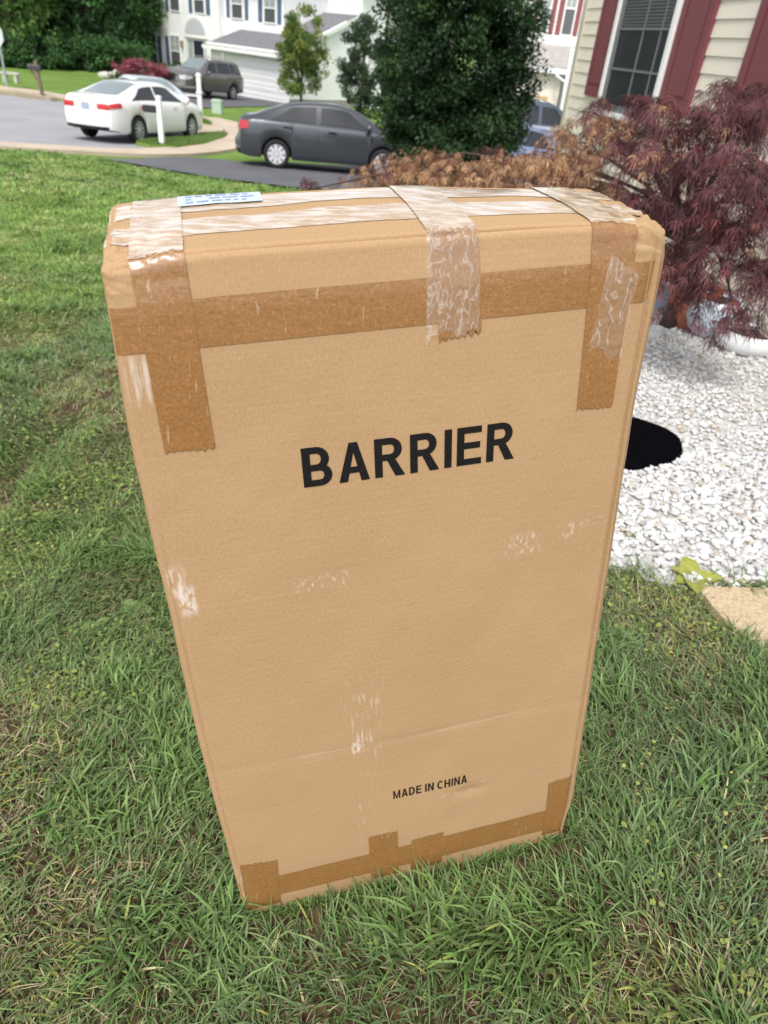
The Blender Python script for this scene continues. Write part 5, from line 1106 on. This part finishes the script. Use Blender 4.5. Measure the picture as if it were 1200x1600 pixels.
def scatter(n, x0, x1, y0, y1, hmin, hmax, wmul, far=False):
    x = rng.uniform(x0, x1, n); y = rng.uniform(y0, y1, n); v = (np.abs(x) < .36+.74*y+.15) if not far else (x > -.62*y-.6)
    v &= lawn_ok(x, y); x = x[v]; y = y[v]; m = fbm(x*1.7+3, y*1.7, 3); fine = fbm(x*7+40, y*7, 2)
    bare = .8*sst(.38, .31, .55*m+.45*fine)
    if far: bare *= .5*sst(9.5, 7, y)
    # worn strip just below the turf step, and along the right side by the walk
    sdist = step_y(x)-y; bare = np.maximum(bare, .8*np.exp(-((sdist-.18)/.16)**2)*(x < -1.2)*sst(.3, .5, fine+.12)); bare = np.maximum(bare, .85*np.exp(-(((x-.98)/.10)**2))*np.exp(-((y-1.02)/.28)**2)*sst(.35, .6, fine+.1))
    keep = rng.random(len(x)) > bare*.93; x = x[keep]; y = y[keep]; m = m[keep]; fine = fine[keep]; sdist = sdist[keep]; n = len(x)
    tall = np.exp(-((sdist+.25)/.3)**2)*(x < -.6); clump = sst(.5, .72, fbm(x*4.5+80, y*4.5+11, 2))
    h = rng.uniform(hmin, hmax, n)*(.75+.5*m)*(1+.35*tall+.55*clump)*rng.choice([.6, 1, 1, 1.25], n); wd = wmul*rng.uniform(.0026, .0060, n)*(.8+.5*clump)
    # blades comb together locally
    fl = vnoise(x*2.2+5, y*2.2+60)*12.6; az = fl+rng.normal(0, 1.0, n); lean = np.abs(rng.normal(.45, .35, n)); curve = rng.uniform(.1, 1.0, n)
    P = np.stack([x, y, G(x, y)-.004], -1)
    hue = fbm(x*.9+200, y*.9+7, 3)+.22*sst(3, 8, y); t = rng.random(n)
    g1_ = np.array([.108, .195, .055]); g2_ = np.array([.185, .275, .07]); g3_ = np.array([.16, .225, .115]); yl = np.array([.36, .36, .10]); st = np.array([.55, .47, .29])
    k = np.clip((hue-.3)/.4, 0, 1)[:, None]; C = g3_*(1-k)+g2_*k; C = np.where((t < .3)[:, None], g1_, C)
    dry = np.clip(sst(.52, .36, m)*.45+.07+.10*np.exp(-((sdist-.5)/.5)**2)*(x < -1), 0, .6); dk = rng.random(n) < dry; C = np.where((dk & (rng.random(n) < .55))[:, None], st*rng.uniform(.5, 1., (n, 1)), np.where(dk[:, None], yl, C))
    C = C*(.84+.40*sst(2.5, 8, y))[:, None]*np.array([1.0, 1.02, .95])
    lush = clump[:, None]; C = C*(1-lush*.35)+np.array([.115, .21, .045])*lush*.35
    C = C*rng.uniform(.5, 1.5, (n, 1)); h = np.where(dk, h*.7, h); lean = np.where(dk, lean+.5, lean); tip = C*rng.uniform(1.0, 1.6, (n, 1))+np.array([.02, .02, .012])
    return blades(P, h, wd, az, lean, curve, C, tip)
parts = [scatter(108000, -1.6, 1.9, .25, 2.3, .024, .055, 1.0), scatter(100000, -3.6, 1.5, 2.3, 5.2, .026, .056, 1.3), scatter(95000, -6.6, .8, 5.2, 9.6, .030, .060, 2.0, True), scatter(80000, -11.5, .6, 9.6, 17.3, .030, .060, 3.6, True)]
# a fringe hugging the foot of the box
e_ = rng.random(2600); s_ = rng.integers(0, 3, 2600); fp = np.array(FOOT)
A = np.where((s_ == 0)[:, None], fp[0], np.where((s_ == 1)[:, None], fp[1], fp[3])); B = np.where((s_ == 0)[:, None], fp[1], np.where((s_ == 1)[:, None], fp[2], fp[0])); Q = A*(1-e_)[:, None]+B*e_[:, None]; cen = fp.mean(0); Q = Q+unit(Q-cen)*rng.uniform(.004, .03, (2600, 1))
g_ = np.array([[.11, .18, .05]])*rng.uniform(.7, 1.4, (2600, 1)); parts.append(blades(np.stack([Q[:, 0], Q[:, 1], G(Q[:, 0], Q[:, 1])-.004], -1), rng.uniform(.012, .042, 2600), rng.uniform(.0025, .0045, 2600), rng.uniform(0, 6.28, 2600), np.abs(rng.normal(.2, .2, 2600)), rng.uniform(.1, .8, 2600), g_, g_*1.3))
# clover and creeping weeds between the blades, and straw thatch lying flat
def flat_leaves(n, x0, x1, y0, y1, size, colr, thr, off):
    x = rng.uniform(x0, x1, n); y = rng.uniform(y0, y1, n); k = lawn_ok(x, y) & (fbm(x*2.3+off, y*2.3+off, 2) > thr) & (np.abs(x) < .5+.74*y); x = x[k]; y = y[k]; n = len(x)
    az = rng.uniform(0, 6.28, n); h = size*rng.uniform(.6, 1.3, n); z = rng.uniform(.008, .035, n); d = np.stack([np.cos(az), np.sin(az), rng.uniform(-.1, .5, n)], -1); s = np.stack([-np.sin(az), np.cos(az), rng.normal(0, .25, n)], -1); P = np.stack([x, y, G(x, y)+z], -1)
    w_ = (h*.42)[:, None]; V = np.stack([P, P+d*(h*.5)[:, None]+s*w_, P+d*(h*.95)[:, None]+s*w_*.55, P+d*h[:, None], P+d*(h*.95)[:, None]-s*w_*.55, P+d*(h*.5)[:, None]-s*w_, P+d*(h*.5)[:, None]], 1).reshape(-1, 3)
    b = (np.arange(n)*7)[:, None]; Fc = np.concatenate([b+np.array([[0, 1, 6]]), b+np.array([[1, 2, 6]]), b+np.array([[2, 3, 6]]), b+np.array([[3, 4, 6]]), b+np.array([[4, 5, 6]]), b+np.array([[5, 0, 6]])]); C = np.array([colr])*rng.uniform(.65, 1.3, (n, 1)); return V, Fc, np.repeat(C, 7, 0)
parts.append(flat_leaves(22000, -1.6, 1.7, .3, 3.2, .013, (.26, .32, .08), .56, 300)); parts.append(flat_leaves(9000, -3, .5, 2.5, 6, .016, (.28, .34, .09), .55, 300)); parts.append(flat_leaves(7000, -1.6, 1.7, .3, 3.0, .010, (.42, .40, .12), .64, 77))
x = rng.uniform(-1.7, 1.8, 30000); y = rng.uniform(.3, 3.4, 30000); k = lawn_ok(x, y); x = x[k]; y = y[k]; q = len(x); g_ = np.array([[.52, .43, .27]])*rng.uniform(.45, 1.1, (q, 1)); parts.append(blades(np.stack([x, y, G(x, y)+rng.uniform(.001, .012, q)], -1), rng.uniform(.006, .018, q), rng.uniform(.0012, .003, q), rng.uniform(0, 6.28, q), rng.uniform(1.5, 4, q), rng.uniform(.1, .8, q), g_, g_))
# verges and the far lawn strips
for poly, nn_ in ((island1, 6000), (island2, 1500)):
    pa = np.array(poly); x = rng.uniform(pa[:, 0].min(), pa[:, 0].max(), nn_*3); y = rng.uniform(pa[:, 1].min(), pa[:, 1].max(), nn_*3); k = inpoly(x, y, poly); x = x[k][:nn_]; y = y[k][:nn_]; q = len(x); g_ = np.array([[.13, .21, .05]])*rng.uniform(.7, 1.4, (q, 1))
    parts.append(blades(np.stack([x, y, G(x, y)+.11], -1), rng.uniform(.05, .10, q), rng.uniform(.008, .016, q), rng.uniform(0, 6.28, q), np.abs(rng.normal(.3, .2, q)), rng.uniform(.1, .8, q), g_, g_*1.3))
VV = []; FF = []; CC = []; k = 0
for V, Fc, C in parts: VV.append(V); FF.append(Fc+k); CC.append(C); k += len(V)
gr = mesh_np('grass', np.concatenate(VV), np.concatenate(FF), None, mat('grass_blades', (.08, .14, .03), .5, attr='Col', trans=.28, spec=.35), False, np.concatenate(CC)); tag(gr, 'green lawn grass with dry and bare patches around the box', 'grass', None, 'stuff')

# broad leaved weeds
M_weed = mat('weed_leaf', (.20, .27, .05), .5, attr='Col', trans=.3)
def weed(px, py, n, L, c, label):
    p = gp(px, py); r = empty('broadleaf_weed', (p[0], p[1], p[2]-.002)); tag(r, label, 'weed')
    for k in range(n):
        a = 6.28*k/n+rng.uniform(-.3, .3); el = rng.uniform(.15, .8); l_ = L*rng.uniform(.7, 1.2); nu, nv = 9, 5; V = []; C = []
        for i in range(nu):
            t = i/(nu-1); w_ = l_*.30*math.sin(math.pi*min(1, t**.75))**.8+.001; rr = l_*(t*math.cos(el*(1-.5*t))); zz = l_*t*math.sin(el)*(1-.55*t)+.006
            for j in range(nv):
                v = (j/(nv-1)*2-1); V.append((math.cos(a)*rr-math.sin(a)*v*w_, math.sin(a)*rr+math.cos(a)*v*w_, zz+abs(v)*w_*.35+.002*math.sin(9*t+k))); C.append(np.array(c)*(1.25 if j == 2 else 1)*(.85+.3*rng.random()))
        mesh_np('leaf', np.array(V), grid_faces(nu, nv), r, M_weed, True, np.array(C))
weed(1078, 910, 7, .105, (.36, .38, .08), 'yellow green broadleaf weed growing at the gravel edge')
weed(985, 835, 4, .035, (.16, .26, .06), 'tiny green weed sprouting in the white gravel')
weed(150, 985, 5, .05, (.20, .29, .08), 'small broadleaf weed in the lawn left of the box')
weed(215, 955, 5, .06, (.17, .26, .08), 'flat broadleaf weed nearest the left edge of the box')
